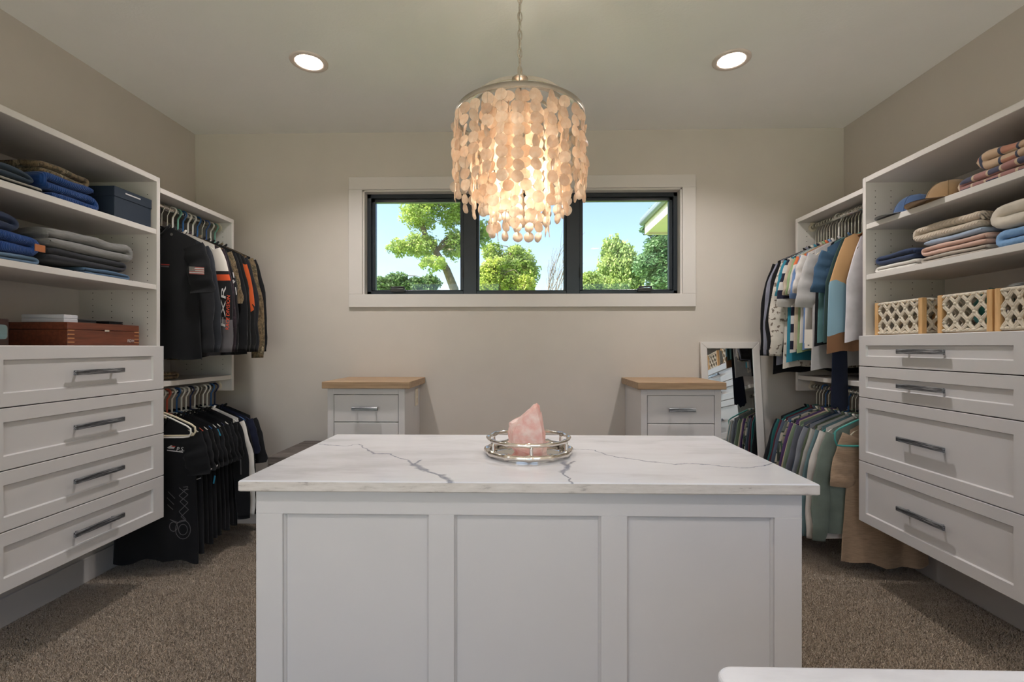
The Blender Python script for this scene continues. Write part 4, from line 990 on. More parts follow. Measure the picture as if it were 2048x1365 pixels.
strokes('ll2', (0, 1, 2), [[(431, 930), (433, 934), (438, 926)]], 1.8, P_white, 'sleeve_tick')
strokes('ll3', (0, 1, 2), [[(409, 975), (411, 985)], [(408, 990), (412, 1000)], [(408, 1008), (411, 1016), (407, 1022)], [(409, 1030), (411, 1042)]], 2.0, P_grey, 'side_lettering')
strokes('ll4', (0, 1, 2), [[(425, 844), (433, 854), (441, 872)], [(430, 952), (427, 968)]], 3.0, P_cy, 'side_stripe')
strokes('ll9', (0, 1, 2), [[(481, 902), (482, 950)]], 2.2, P_grey, 'arm_lettering')
strokes('ll13', (0, 1, 2), [[(505, 922), (512, 919)], [(504, 926), (511, 923)]], 1.3, P_white, 'cuff_trim')
# paper price tag hanging from the periwinkle tee
g9 = GARM['ru9'][0]; tp = onY(1617, 700, 2.62)
m = MB(); a = onX(1610, 660, 1.70); b_ = onX(1624, 698, 1.70); m.box(-.001, .001, -.019, .019, 0, .105); m.cur = 1; m.box(-.0016, .0016, -.004, .004, .014, .02)
tagm = m.build('price_tag', None, None, mats=[plain('tag_paper', lin((212, 204, 196)), .7), P_grey], bevel=0)
loc = onX(1617, 697, 1.60); tagm.location = loc; tagm.rotation_euler = (0, 0, D(60)); 
tagm.parent = g9; bpy.context.view_layer.update(); tagm.matrix_parent_inverse = g9.matrix_world.inverted()
# ------------------------------------------------------------------ folded things on the shelves
def serp(layers, L, th, gap=.0, seed=0, roll=False):
    """centre line of a folded sheet in (y, z); one fold per layer"""
    pts = []; z = th / 2; rnd = random.Random(seed)
    for i in range(layers):
        y0, y1 = (0, L) if i % 2 == 0 else (L, 0); ins = th * .5 + rnd.uniform(0, .012)
        n = 12
        for k in range(n + 1): pts.append((y0 + (y1 - y0) * k / n * (1) + (0), z))
        if i < layers - 1:
            r = (th + gap) / 2; s = 1 if y1 > y0 else -1
            for k in range(1, 6):
                a = -PI / 2 + PI * k / 6; pts.append((y1 + s * r * math.cos(a) * 1.2, z + r + r * math.sin(a)))
            z += th + gap
    return pts
def folded(name, label, cat, side, Xfront, y0, y1, z0, h, mat, layers=2, depth=.28, seed=0, group=None, sag=.0, puff=1.0):
    """folded cloth: serpentine sheet, extruded from the shelf front towards the wall, soft front edge"""
    rnd = random.Random(seed + 31); L = y1 - y0; th = h / layers; r = empty(name, ((Xfront + (side * depth / 2)), (y0 + y1) / 2, z0)); tag(r, label, cat, group)
    line = serp(layers, L - th * 1.2, th * .92, th * .08, seed); n = len(line)
    nrm = []
    for i in range(n):
        a = line[max(0, i - 1)]; b = line[min(n - 1, i + 1)]; dx, dz = b[0] - a[0], b[1] - a[1]; l = math.hypot(dx, dz) or 1; nrm.append((-dz / l, dx / l))
    xs = [(0, .25), (.004, .62), (.012, .9), (.03, 1), (.07, 1), (.13, 1), (.2, .98), (depth - .02, .95), (depth, .5)]
    vs = []; fs = []; ringN = 2 * n + 2; ox = -depth / 2
    for (dx, sc) in xs:
        ring = []
        for sgn, seq in ((1, range(n)), (-1, range(n - 1, -1, -1))):
            for i in seq:
                y, z = line[i]; hw = th * .47 * sc
                if i in (0, n - 1): hw *= .7
                nz = noise.noise(Vector((y * 9 + seed, dx * 9, z * 20 + seed)))
                yy = y + nrm[i][0] * hw * sgn + .006 * noise.noise(Vector((z * 30, dx * 12, seed)))
                zz = z + nrm[i][1] * hw * sgn
                zz = zz * (1 + .10 * nz * puff) - sag * (y / L - .5) ** 2 * 4 * (zz / h)
                ring.append((yy, min(h - .0004, max(.0005, zz))))
            if sgn == 1: ring.append((line[-1][0] + (.003 if line[-1][0] > L / 2 else -.003), max(.0005, ring[-1][1] - th * .4)))
        ring.append((line[0][0] - .003, max(.0005, line[0][1])))
        inset = .008 * noise.noise(Vector((seed, 3, 1)))
        for (yy, zz) in ring:
            fx = dx + (.012 * noise.noise(Vector((yy * 7, zz * 25, seed + 5))) if dx < .1 else 0) + (.012 if dx < .05 else 0)
            vs.append((side * (ox + fx), yy - L / 2 + th * .6, zz))
    for i in range(len(xs) - 1):
        for k in range(ringN): fs.append((i * ringN + k, i * ringN + (k + 1) % ringN, (i + 1) * ringN + (k + 1) % ringN, (i + 1) * ringN + k))
    # end caps as strips between the two sides of the sheet
    for base in (0, (len(xs) - 1) * ringN):
        for i in range(n - 1): fs.append((base + i, base + i + 1, base + 2 * n - i - 1, base + 2 * n - i))
    m = MB(); m.add(vs, fs); m.build('folded_cloth', mat, r, True); return r
def sh(px, X): return onX(px, 500, X).y
XFl = -1.925; XFr = 1.81
gl = 'folded menswear on the shelves'
# left tower, top shelf z 1.858
z = 1.8585
folded('folded_trousers', 'black trousers with pale piping folded at the bottom beside the blue sweater', 'trousers', -1, XFl, 1.632, sh(88, XFl), z, .03, F('black_piped', (26, 26, 28), pat='stripe', c2=lin((170, 164, 156)), scale=6), 2, .3, 1, gl)
folded('folded_jeans', 'dark slate jeans folded on top of the piped black trousers', 'jeans', -1, XFl, 1.632, sh(72, XFl), z + .0305, .05, F('slate_denim', (44, 56, 70)), 2, .3, 2, gl, sag=.02)
folded('folded_sweater', 'royal blue ribbed sweater under the camouflage fleece', 'sweater', -1, XFl, sh(97, XFl), sh(200, XFl), z, .105, F('royal_rib', (26, 62, 118), pat='rib'), 3, .3, 3, gl, puff=1.2)
folded('folded_fleece', 'camouflage fleece folded on top of the royal blue sweater', 'fleece', -1, XFl - .05, sh(100, XFl), sh(206, XFl), z + .106, .06, CAMO, 2, .27, 4, gl)
def lidbox(name, label, side, Xf, y0, y1, z0, h, dep, mat, lid_h, cat='box', mark=None):
    r = empty(name, (Xf + side * dep / 2, (y0 + y1) / 2, z0)); tag(r, label, cat); a = dep / 2; b = (y1 - y0) / 2
    box('box_body', -a + .003, a - .003, -b + .003, b - .003, 0, h - lid_h + .001, mat, r, .002); l = box('lid', -a, a, -b, b, h - lid_h, h, mat, r, .002)
    if mark: box('label_line', -side * (a + .0005), -side * (a - .001), -b * .45, b * .35, h - lid_h * .45, h - lid_h * .32, mark, l, 0)
    return r
lidbox('storage_box', 'navy cardboard box with a lid and a thin white line of print', -1, XFl, sh(229, XFl), sh(305, XFl) - .004, z, .15, .27, plain('navy_card', lin((30, 42, 58)), .6), .048, mark=P_white)
# middle shelf z 1.57
z = 1.5705
folded('folded_jeans', 'pale blue jeans folded at the bottom under the blue quarter-zip', 'jeans', -1, XFl, 1.632, sh(80, XFl), z, .035, F('faded_denim', (92, 116, 140)), 2, .3, 5, gl)
qz = folded('folded_sweater', 'blue ribbed quarter-zip sweater with a tan leather patch', 'sweater', -1, XFl, 1.632, sh(84, XFl), z + .0355, .085, F('royal_rib2', (28, 66, 128), pat='rib', scale=1.4), 2, .3, 6, gl, puff=1.3)
pt = onX(73, 497, XFl - .006); pl = qz.location
pm = MB(); pm.box(-.002, .002, -.02, .02, -.014, .014); pa = pm.build('leather_patch', plain('tan_leather', lin((176, 104, 58)), .5), qz, bevel=.001); pa.location = (XFl + .008 - pl.x, pt.y - pl.y, pt.z - pl.z)
folded('folded_jacket', 'navy jacket folded on top of the blue quarter-zip', 'jacket', -1, XFl - .02, 1.632, sh(52, XFl), z + .121, .075, F('ink_twill', (40, 50, 74)), 2, .3, 7, gl, sag=.03)
folded('folded_jeans', 'mid blue jeans folded at the bottom under the grey sweater', 'jeans', -1, XFl, sh(172, XFl), sh(262, XFl), z, .036, F('mid_denim', (76, 100, 126)), 2, .28, 8, gl)
folded('folded_trousers', 'charcoal trousers folded between the jeans and the grey sweater', 'trousers', -1, XFl - .005, sh(95, XFl), sh(258, XFl), z + .0365, .055, F('charcoal_twill', (46, 46, 52)), 2, .3, 9, gl)
folded('folded_sweater', 'soft grey knitted sweater on top of the charcoal trousers', 'sweater', -1, XFl, sh(92, XFl), sh(268, XFl), z + .092, .085, F('grey_knit', (128, 126, 124), pat='heather'), 2, .3, 10, gl, puff=1.6)
# deck z 1.253: wooden boxes
z = 1.2535
wb = empty('wooden_box', (-2.09, (1.97 + 2.345) / 2, z)); tag(wb, 'mahogany wooden box with pale finger joints and engraved initials', 'box')
hy = (2.345 - 1.97) / 2
box('box_body', -.16, .16, -hy, hy, 0, .068, M_mahog, wb, .002); ld = box('lid', -.16, .16, -hy, hy, .0695, .1, M_mahog, wb, .002)
M_joint = plain('pale_joint', lin((186, 130, 84)), .5)
for yy in (-hy, hy):
    for k in range(4): box('finger_joint', .1575, .1606, yy - (.0 if yy < 0 else .03), yy + (.03 if yy < 0 else 0), .012 + k * .017, .016 + k * .017, M_joint, wb, 0)
box('catch', .159, .164, -.012, .012, .064, .072, M_chrome, wb, .001)
tx = MB()
for mi, q in text_polys('RDH', 0, 0, .014): tx.add([(.1612, x, .017 - y) for x, y in q], [tuple(range(len(q)))])
me = bpy.data.meshes.new('engraved_initials'); me.from_pydata(tx.v, [], tx.f); t_ = obj('engraved_initials', me, P_white, wb); t_.location = (0, .115, 0)
cb = empty('display_case', (-2.06, 1.695, z)); tag(cb, 'dark wooden display case with a rounded glass window and teal lining', 'case')
box('case_body', -.13, .12, -.06, .055, 0, .1, M_dkwood, cb, .003)
m = MB(); pts = []
for cxy, a0 in (((.035, .065), 0), ((-.04, .065), PI / 2), ((-.04, .035), PI), ((.035, .035), 1.5 * PI)):
    for k in range(5): a = a0 + k * PI / 8; pts.append((.1208, cxy[0] + .012 * math.cos(a), cxy[1] + .012 * math.sin(a)))
m.add(pts, [tuple(range(len(pts)))]); m.build('teal_lining', F('teal_linen', (70, 118, 128), pat='heather'), cb)
m = MB(); m.add([(x + .002, y, zz) for x, y, zz in pts], [tuple(range(len(pts)))]); m.build('glass_window', M_glass, cb)
def slab(name, label, x0, x1, y0, y1, z0, h, mat, cat, rz=0, part='lid'):
    r = empty(name, ((x0 + x1) / 2, (y0 + y1) / 2, z0), rz); tag(r, label, cat); a, b = (x1 - x0) / 2, (y1 - y0) / 2
    box('case_base', -a, a, -b, b, 0, h * .5, mat, r, .002); box(part, -a, a, -b, b, h * .52, h, mat, r, .002); return r
zt_ = z + .1005
slab('white_box', 'flat white gift box on the mahogany box', -2.16, -1.99, 2.0, 2.075, zt_, .034, plain('white_card', lin((206, 208, 214)), .5), 'box', .12)
slab('wallet', 'black leather wallet on the mahogany box near the white gift box', -2.12, -2.0, 2.10, 2.185, zt_, .018, plain('black_leather', (.02, .02, .022), .4), 'wallet', -.1, 'flap')
slab('sunglasses_case', 'slim black hard case lying on the mahogany box', -2.1, -1.97, 2.21, 2.295, zt_, .016, plain('black_gloss', (.015, .015, .017), .2), 'case', .1)
# camouflage cap bundle on the left hanging shelf
folded('folded_fleece', 'camouflage garment folded on the shelf below the upper rail', 'fleece', -1, -1.95, 2.47, 2.66, 1.0625, .045, CAMO, 2, .24, 12, gl)

# right tower, top shelf z 1.885
gr = 'folded knitwear on the shelves'
z = 1.8855
def cap(label, x, y, z, rz, mat, brim_mat, R=.085):
    r = empty('cap', (x, y, z), rz); tag(r, label, 'cap', 'caps on the top shelf')
    m = MB(); prof = [(R * math.cos(a) ** .75 if a < PI / 2 else 0.0005, .095 * math.sin(a)) for a in [k * PI / 2 / 9 for k in range(10)]]; prof[-1] = (.0005, .095)
    m.lathe(prof, 24); cr = m.build('crown', mat, r, True)
    for k in range(6):
        a = k * PI / 3; s = MB(); s.tube([((R * math.cos(t) ** .75 + .0008) * math.cos(a), (R * math.cos(t) ** .75 + .0008) * math.sin(a), .095 * math.sin(t) + .0005) for t in [q * PI / 2 / 8 * .98 for q in range(9)]], .0012, 4); s.build('seam', mat, cr)
    b = MB(); vs = []; n = 14
    for j in range(5):
        q = j / 4
        for k in range(n + 1):
            a = -1.15 + 2.3 * k / n; rr = R * .98 + .075 * q * math.cos(a * .95) ** .8
            vs.append((rr * math.cos(a), rr * math.sin(a), .007 + .012 * (1 - (a / 1.15) ** 2) - .012 * q))
    fs = [(j * (n + 1) + k, j * (n + 1) + k + 1, (j + 1) * (n + 1) + k + 1, (j + 1) * (n + 1) + k) for j in range(4) for k in range(n)]
    nv = len(vs); vs2 = [(x_, y_, max(.0005, z_ - .003)) for x_, y_, z_ in vs]; b.add(vs + vs2, fs + [tuple(i + nv for i in f[::-1]) for f in fs])
    b.build('brim', brim_mat, r, True)
    u = MB(); u.ellipsoid((0, 0, .095), (.007, .007, .004), 10, 6); u.build('button', mat, cr, True)
cap('blue denim cap with a pale grey brim on the top shelf', 1.90, 2.345, z + .001, D(140), F('cap_denim', (70, 92, 128)), F('cap_grey', (150, 150, 154)))
cap('tan cap lying beside the blue denim cap', 1.885, 2.145, z + .001, D(165), F('cap_tan', (150, 122, 90)), F('cap_tan2', (160, 128, 92)))
hb = empty('cabinet_hanger_bracket', (2.17, 2.475, 2.02)); tag(hb, 'grey metal suspension bracket in the corner above the caps', 'bracket')
box('bracket_body', -.03, .017, -.03, .034, -.02, .02, plain('zinc', (.42, .4, .38), .4, 1), hb, .003)
for k in (-.012, .012):
    m = MB(); m.tube([(-.031, k, 0), (-.036, k, 0)], .006, 10); m.build('adjust_screw', M_rod, hb)
wk = empty('woven_basket', (2.125, 2.08, z)); tag(wk, 'brown woven basket behind the plaid shirts', 'basket')
for k in range(7):
    m = MB(); n = 48; pts = []
    for q in range(n):
        a = 2 * PI * q / n; ex, ey = .042, .13; c_, s_ = math.cos(a), math.sin(a)
        pts.append((ex * math.copysign(abs(c_) ** .4, c_) + .003 * math.cos(q * PI + k * PI), ey * math.copysign(abs(s_) ** .4, s_) + .003 * math.cos(q * PI + k * PI), .009 + k * .0165))
    m.tube(pts, .0085, 6, True); m.build('weave_row', F('rattan', (110, 86, 66)), wk, True)
folded('folded_shirt', 'navy and pink plaid flannel folded at the front of the top shelf', 'shirt', 1, XFr, 1.738, sh(1912, XFr), z, .065, F('plaid_navy', (78, 78, 98), pat='plaidfold', c2=lin((160, 118, 114)), c3=lin((196, 176, 150)), scale=.9), 2, .22, 13, gr, puff=1.4)
folded('folded_shirt', 'peach and cream plaid flannel on top of the navy and pink one', 'shirt', 1, XFr + .01, 1.738, sh(1948, XFr), z + .066, .075, F('plaid_peach', (190, 136, 116), pat='plaidfold', c2=lin((200, 172, 146)), c3=lin((74, 78, 96)), scale=.8), 2, .24, 14, gr, puff=1.5)
# middle shelf z 1.622
z = 1.6225
folded('folded_tee', 'white tee folded under the navy sweatshirt', 'tee', 1, XFr, sh(1828, XFr), min(sh(1741, XFr), 2.495), z, .04, WH, 2, .26, 15, gr)
folded('folded_sweatshirt', 'navy sweatshirt folded on top of the white tee', 'sweatshirt', 1, XFr, sh(1826, XFr), min(sh(1738, XFr), 2.495), z + .041, .052, F('navy_sweat', (50, 62, 92)), 2, .28, 16, gr)
folded('folded_sweater', 'greige sweater folded at the bottom of the pastel stack', 'sweater', 1, XFr, sh(1972, XFr), sh(1838, XFr), z, .035, F('greige', (180, 168, 158)), 2, .28, 17, gr)
folded('folded_sweater', 'blush pink sweater folded on the greige one', 'sweater', 1, XFr, sh(1970, XFr), sh(1836, XFr), z + .036, .045, F('blush', (206, 170, 156)), 2, .28, 18, gr)
folded('folded_sweater', 'thin pale blue sweater folded between blush and cream', 'sweater', 1, XFr, sh(1965, XFr), sh(1836, XFr), z + .082, .026, F('pale_blue', (154, 166, 186)), 1, .28, 19, gr)
folded('folded_sweater', 'cream ribbed sweater rolled on top of the pastel stack', 'sweater', 1, XFr, sh(1962, XFr), sh(1822, XFr), z + .109, .07, F('cream_rib', (206, 190, 172), pat='ribx'), 2, .28, 20, gr, puff=1.3)
folded('folded_sweater', 'sky blue pointelle sweater under the cable knit', 'sweater', 1, XFr, 1.736, sh(1988, XFr), z, .075, F('sky_knit', (120, 156, 196), pat='cable', scale=1.6), 2, .28, 21, gr)
folded('folded_sweater', 'chunky off-white cable knit sweater on the sky blue one', 'sweater', 1, XFr, 1.736, sh(1978, XFr), z + .076, .10, F('cable_white', (206, 196, 182), pat='cable', scale=.7), 2, .28, 22, gr, puff=1.4)

# macrame baskets on the deck z 1.306
M_cord = fabric('macrame_cord', lin((214, 202, 184)))
def macrame(label, x0, x1, y0, y1, z0, h):
    r = empty('macrame_basket', ((x0 + x1) / 2, (y0 + y1) / 2, z0)); tag(r, label, 'basket', 'macrame baskets on the drawer stack'); a, b = (x1 - x0) / 2, (y1 - y0) / 2; p = .011
    for sx in (-1, 1):
        for sy in (-1, 1): box('corner_post', sx * a - p, sx * a + p, sy * b - p, sy * b + p, 0, h, M_pine, r, .0015)
    for zz in (.006, h - .014):
        for s in (-1, 1):
            box('rail', s * a - .005, s * a + .005, -b + p, b - p, zz, zz + .009, M_pine, r, .001); box('rail', -a + p, a - p, s * b - .005, s * b + .005, zz, zz + .009, M_pine, r, .001)
    box('base_board', -a + .004, a - .004, -b + .004, b - .004, .001, .006, M_pine, r, 0)
    def panel(fn, Lw):
        m = MB(); n = max(4, int(Lw / .027)); st = Lw / n; rows = 4; zt = h - .003; zb = .006; rh = (zt - zb) / rows; rc = .0054
        for i in range(n + 1):
            for j in range(rows):
                za = zt - j * rh; zc = za - rh; even = (i + j) % 2 == 0
                if i < n:
                    u0 = -Lw / 2 + i * st; u1 = u0 + st
                    s, e = (u0, u1) if even else (u1, u0)
                    for o_ in (-.0046, .0046):
                        m.tube([fn(s + o_, za, 0), fn(s + (e - s) * .2 + o_, za - rh * .3, .003), fn(s + (e - s) * .8 + o_, za - rh * .7, .003), fn(e + o_, zc, 0)], rc, 5)
        for i in range(n + 1):
            for j in range(rows + 1):
                if (i + j) % 2 == 0 or j in (0, rows): 
                    u = -Lw / 2 + i * st; zz = zt - j * rh
                    kk = .013 if j in (0, rows) else .011
                    c = fn(max(-Lw / 2 + .004, min(Lw / 2 - .004, u)), max(zb + .006, min(zt - .006, zz)), .002)
                    m.tube([Vector(c) + Vector((0, 0, .007)), Vector(c) + Vector((0, 0, .003)), Vector(c) - Vector((0, 0, .003)), Vector(c) - Vector((0, 0, .007))], [.004, kk * .8, kk * .8, .004], 7)
        for zz in (zt - .003, zb + .003):
            m.tube([fn(-Lw / 2, zz, .001), fn(0, zz, .001), fn(Lw / 2, zz, .001)], .0065, 6)
        m.build('macrame_panel', M_cord, r, True)
    Ly = 2 * b - 2 * p; Lx = 2 * a - 2 * p
    panel(lambda u, z_, o: (-a - o, u, z_), Ly); panel(lambda u, z_, o: (u, b + o, z_), Lx); panel(lambda u, z_, o: (u, -b - o, z_), Lx); panel(lambda u, z_, o: (a + o, u, z_), Ly)
    return r
z = 1.3065; bh = .175
X0b = 1.822
macrame('macrame basket standing against the far side panel of the tower', X0b, 2.11, sh(1845, X0b), sh(1748, X0b) - .03, z, .165)
macrame('macrame basket holding blue and teal cloth in the middle of the three', X0b, 2.11, sh(1984, X0b), sh(1884, X0b), z, .165)
macrame('macrame basket holding white papers', X0b, 2.11, 1.748, sh(2000, X0b), z, .165)
def heap(name, label, cat, c, r, mat, seed, part='bunched_cloth', nu=36, nv=18):
    e = empty(name, c); tag(e, label, cat); m = MB(); m.ellipsoid((0, 0, 0), r, nu, nv); zmin = -r[2]
    vs = []
    for v in m.v:
        v = Vector(v); n = noise.noise(v * 22 + Vector((seed, 0, 0))) * .022 + noise.noise(v * 55 + Vector((0, seed, 0))) * .008
        v += v.normalized() * n; vs.append((v.x, v.y, max(v.z, zmin) + r[2]))
    m.v = vs; m.build(part, mat, e, True); return e
yb = (sh(1984, X0b) + sh(1884, X0b)) / 2
heap('bunched_scarf', 'teal scarf bunched in the middle macrame basket', 'scarf', (1.99, yb + .048, z + .007), (.08, .05, .088), F('scarf_teal', (62, 128, 122)), 1)
heap('bunched_shirt', 'blue shirt bunched in the middle macrame basket', 'shirt', (1.93, yb - .05, z + .007), (.055, .036, .058), F('shirt_blue', (58, 84, 140)), 2)
heap('bunched_sweater', 'black sweater heaped behind the macrame baskets', 'sweater', (2.105, yb - .12, z + .168), (.05, .15, .045), F('sweater_black', (24, 24, 28)), 3)
for k in range(4):
    m = MB(); m.box(-.065, .065, -.045, .045, 0, .0008); o = m.build('paper_sheet', plain('paper', lin((216, 216, 218)), .7)); o.location = (1.91, sh(2000, X0b) - .045 - k * .005, z + .168 + k * .004); o.rotation_euler = (D(1.0 * k), D(0), .3 - .25 * k)
    tag(o, ['bottom white paper sheet of the loose pile on the basket', 'second white paper sheet up from the bottom of the loose pile', 'white paper sheet just under the topmost one of the loose pile', 'topmost white paper sheet of the loose pile on the basket'][k], 'paper', 'papers on the basket')

# ------------------------------------------------------------------ outside: lawn, eave, trees
GZ = -.6
def m_leaf(name, c, c2): return m_translucent(name, c, .35, 1.3, c2, .6)
struct(box('ground_lawn', -80, 80, -60, 120, GZ - .2, GZ, plain('lawn', lin((110, 140, 70)), .9, var=.2, nscale=2, bmp=.5, bscale=60), bevel=0))
struct(box('ground_bounce_slab', -6, 6, -9, YF - .2, GZ, GZ + .55, plain('bounce_concrete', lin((226, 222, 214)), .85, bmp=.2), bevel=0))  # unseen pale slab added to bounce daylight up onto the ceiling
M_bark = plain('bark', lin((120, 104, 88)), .9, var=.25, nscale=8, bmp=.6, bscale=20)
def at(px, py, Yd): p = onY(px, py, Yd); return p
def leaf_blob(m, c, r, n, size, rnd, droop=0, flat=1.0):
    for _ in range(n):
        while True:
            v = Vector((rnd.uniform(-1, 1), rnd.uniform(-1, 1), rnd.uniform(-1, 1)))
            if v.length <= 1: break
        v = v * (v.length ** -.35 if v.length > .05 else 1)
        p = Vector(c) + Vector((v.x * r[0], v.y * r[1], v.z * r[2]))
        s = size * rnd.uniform(.6, 1.3)
        a = Vector((rnd.gauss(0, 1), rnd.gauss(0, 1), rnd.gauss(0, .6) - droop)).normalized(); b = a.cross(Vector((rnd.gauss(0, 1), rnd.gauss(0, 1), rnd.gauss(0, 1)))).normalized() * s * .28
        a = a * s * .5
        m.add([p - a, p + b, p + a, p - b], [(0, 1, 2, 3)])
def tree(name, label, base, trunk_pts, tr, blobs, n, size, mat, seed, droop=0, branches=10):
    rnd = random.Random(seed); b = Vector(base); r = empty(name, (b.x, b.y, GZ)); tag(r, label, 'tree', None); o = Vector((b.x, b.y, GZ))
    t = MB(); T = [Vector(p) - o for p in trunk_pts]; T[0].z = 0; k = len(T); t.tube(T, [tr * (1 - .72 * i / (k - 1)) for i in range(k)], 9); t.build('trunk', M_bark, r, True)
    bm_ = MB()
    for (c, rad) in blobs:
        c = Vector(c) - o; s = min(T, key=lambda q: (q - c).length + max(0, q.z - c.z) * 2)
        for _ in range(max(1, branches // len(blobs))):
            e = c + Vector((rnd.uniform(-.7, .7) * rad[0], rnd.uniform(-.7, .7) * rad[1], rnd.uniform(-.2, .7) * rad[2])); mid = (s + e) / 2 + Vector((rnd.uniform(-.3, .3), rnd.uniform(-.3, .3), .3)); 
            bm_.tube([s, (s + mid) / 2 + Vector((0, 0, .1)), mid, (mid + e) / 2, e], [tr * .3, tr * .24, tr * .17, tr * .1, tr * .03], 6)
    if bm_.v: bm_.build('branches', M_bark, r, True)
    f = MB(); vol = [x[1][0] * x[1][1] * x[1][2] for x in blobs]; tv = sum(v ** .75 for v in vol)
    for (c, rad), v in zip(blobs, vol):
        nn = int(n * v ** .75 / tv); sub = max(6, nn // 26)
        for _ in range(sub):      # leaves gather in sprays
            while True:
                q = Vector((rnd.uniform(-1, 1), rnd.uniform(-1, 1), rnd.uniform(-1, 1)))
                if q.length < 1: break
            cc = Vector(c) - o + Vector((q.x * rad[0], q.y * rad[1], q.z * rad[2])); sr = .33 * (rad[0] * rad[1] * rad[2]) ** (1 / 3)
            leaf_blob(f, cc, (sr, sr, sr * (2.4 if droop > 1 else .75)), nn // sub, size, rnd, droop)
    fo = f.build('foliage', mat, r); fo['kind'] = 'stuff'
    return r
def bl(Yd, *a): return [((onY(x, y, Yd + dy).x, Yd + dy, onY(x, y, Yd + dy).z), (rx * Yd / FPX, rx * Yd / FPX * .9, rz * Yd / FPX)) for (x, y, rx, rz, dy) in a]
Y1 = 24.0; A = lambda px, py: tuple(onY(px, py, Y1))
L1 = m_leaf('ash_leaf', lin((196, 210, 110)), lin((122, 150, 88))); L2 = m_leaf('hedge_leaf', lin((196, 204, 92)), lin((130, 158, 84))); L3 = m_leaf('willow_leaf', lin((178, 194, 112)), lin((126, 156, 96))); L4 = m_leaf('poplar_leaf', lin((124, 158, 104)), lin((74, 114, 88))); L5 = m_leaf('pine_leaf', lin((120, 146, 84)), lin((80, 112, 74)))
b0 = onY(925, 640, Y1)
tree('ash_tree', 'tall spreading ash tree with an open yellow-green crown', (b0.x, Y1, GZ), [(b0.x + .2, Y1, GZ), A(908, 578), A(893, 540), A(872, 505), A(850, 470), A(838, 425), A(832, 360)], .26,
     bl(Y1, (840, 425, 38, 32, 0), (905, 420, 34, 40, .6), (800, 498, 26, 18, -.5), (845, 492, 34, 26, 0), (915, 490, 34, 30, .5), (868, 528, 26, 14, -1), (950, 470, 30, 36, .5), (860, 385, 50, 26, 0), (938, 395, 40, 30, 0)), 26000, .15, L1, 1, 0, 34)
tree('pine_hedge_tree', 'low line tree of pines beneath the ash', tuple(onY(790, 600, 34)), [tuple(onY(790, 640, 34)), tuple(onY(790, 556, 34))], .15, bl(34, (768, 572, 22, 18, 0), (795, 568, 26, 20, 0), (830, 574, 24, 18, 0), (858, 570, 24, 20, 0)), 9000, .22, L5, 2, 0, 4)
tree('shrub_tree', 'bushy yellow shrub below the middle pane', tuple(onY(1000, 620, 15)), [tuple(onY(1000, 690, 15)), tuple(onY(1000, 560, 15))], .08, bl(15, (975, 560, 26, 36, 0), (1012, 566, 30, 26, .3), (1045, 572, 24, 22, .2), (990, 535, 18, 24, 0)), 14000, .085, L2, 3, 0, 8)
tree('maple_tree', 'round green maple behind the yellow shrub', tuple(onY(1030, 620, 27)), [tuple(onY(1030, 690, 27)), tuple(onY(1030, 520, 27))], .15, bl(27, (1035, 525, 30, 32, 0), (1008, 535, 24, 26, 0), (1056, 545, 24, 26, 0), (985, 505, 18, 24, 0)), 13000, .15, L1, 4, 0, 10)
def bare():
    Yd = 20; b = onY(1096, 620, Yd); o = Vector((b.x, Yd, GZ)); r = empty('bare_tree', o); tag(r, 'leafless tree with thin grey branches', 'tree'); m = MB(); rnd = random.Random(9)
    def br(p, d, l, rad, dep):
        q = p + d * l * .5 + Vector((rnd.uniform(-.04, .04), 0, 0)); e = p + d * l; m.tube([p, q, e], [rad, rad * .8, rad * .6], 5)
        if dep:
            for _ in range(3 if dep > 1 else 2): br(e if rnd.random() < .6 else q, (d + Vector((rnd.uniform(-.4, .4), rnd.uniform(-.4, .4), rnd.uniform(.1, .4)))).normalized(), l * rnd.uniform(.55, .8), rad * .6, dep - 1)
    for k in (-.1, -.02, .06): br(Vector((0, 0, 0)), Vector((k, rnd.uniform(-.1, .1), 1)).normalized(), 2.3, .05, 4)
    m.build('branches', M_bark, r)
bare()
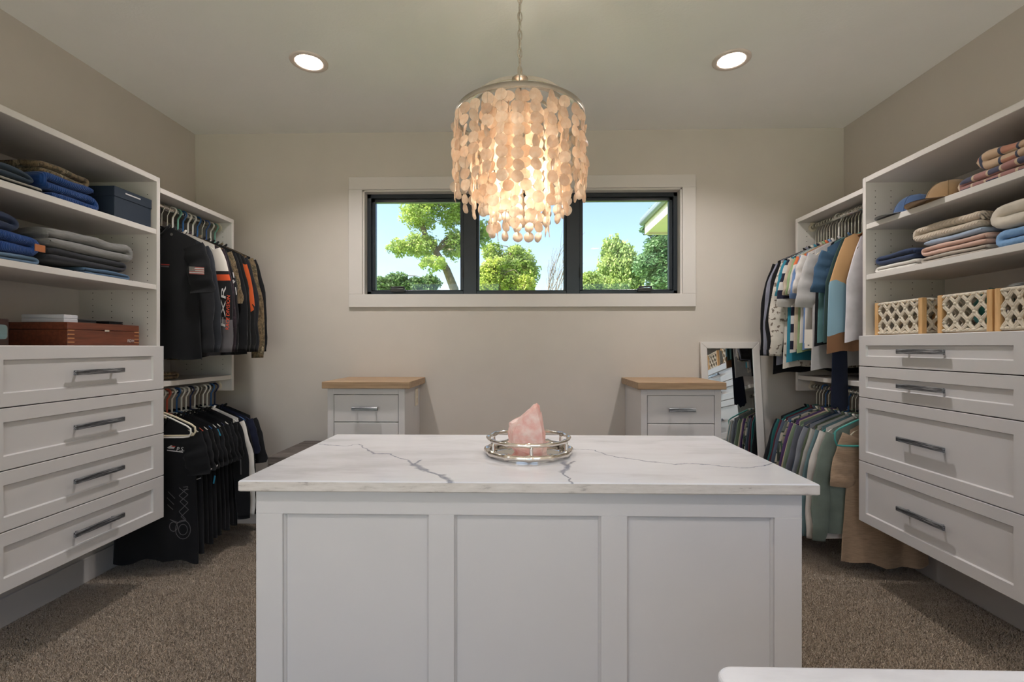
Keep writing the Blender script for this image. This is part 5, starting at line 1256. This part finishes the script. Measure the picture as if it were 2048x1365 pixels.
tree('willow_tree', 'weeping willow with hanging strands', tuple(onY(1235, 620, 24)), [tuple(onY(1235, 720, 24)), tuple(onY(1232, 560, 24)), tuple(onY(1230, 500, 24))], .2, bl(24, (1226, 508, 22, 26, 0), (1240, 535, 34, 34, 0), (1215, 550, 20, 32, -.3), (1262, 545, 24, 32, 0), (1245, 572, 40, 24, 0)), 18000, .17, L3, 5, 2.2, 10)
tree('shrub_tree', 'light green shrub at the foot of the willow', tuple(onY(1190, 620, 19)), [tuple(onY(1190, 700, 19)), tuple(onY(1190, 575, 19))], .08, bl(19, (1180, 566, 24, 22, 0), (1212, 575, 26, 20, 0), (1165, 575, 20, 22, 0)), 10000, .11, L3, 6, 0, 6)
tree('poplar_tree', 'dense blue-green poplar rising beside the eave', tuple(onY(1335, 640, 20)), [tuple(onY(1335, 760, 20)), tuple(onY(1333, 560, 20)), tuple(onY(1335, 400, 20))], .2, bl(20, (1322, 425, 24, 20, 0), (1306, 455, 24, 16, 0), (1325, 495, 34, 22, 0), (1305, 530, 36, 24, 0), (1335, 560, 40, 34, 0), (1345, 450, 30, 40, 0)), 20000, .15, L4, 7, 0, 20)
def eave():
    y0, y1, x0, z0 = YB + .4, 6.7, 1.70, 2.86
    r = empty('roof_eave', (x0, y1, z0)); tag(r, 'beige soffit and grey gutter of the roof overhang outside', 'eave'); M_soff = plain('soffit', lin((214, 206, 186)), .6); M_gut = plain('gutter', lin((120, 132, 140)), .5)
    box('soffit', .03, 1.2, y0 - y1, 0, -.02, 0, M_soff, r); box('fascia', 0, .03, y0 - y1, 0, -.05, .14, M_soff, r); box('fascia', 0, 1.2, -.03, 0, -.05, .14, M_soff, r)
    m = MB(); m.tube([(-.03, y0 - y1, .12), (-.03, .03, .12)], .034, 12); m.build('gutter', M_gut, r, True)
    m = MB(); m.add([(-.05, y0 - y1, .15), (-.05, .05, .15), (1.4, .05, .75), (1.4, y0 - y1, .75), (-.05, y0 - y1, .19), (-.05, .05, .19), (1.4, .05, .79), (1.4, y0 - y1, .79)], [(0, 1, 2, 3), (4, 7, 6, 5), (0, 4, 5, 1), (1, 5, 6, 2), (2, 6, 7, 3), (3, 7, 4, 0)]); m.build('roof_slope', M_gut, r)
    w = MB(); w.box(.75, .95, y0 - y1, -.45, GZ - z0, -.02); w.build('wing_wall', M_soff, r)
eave()
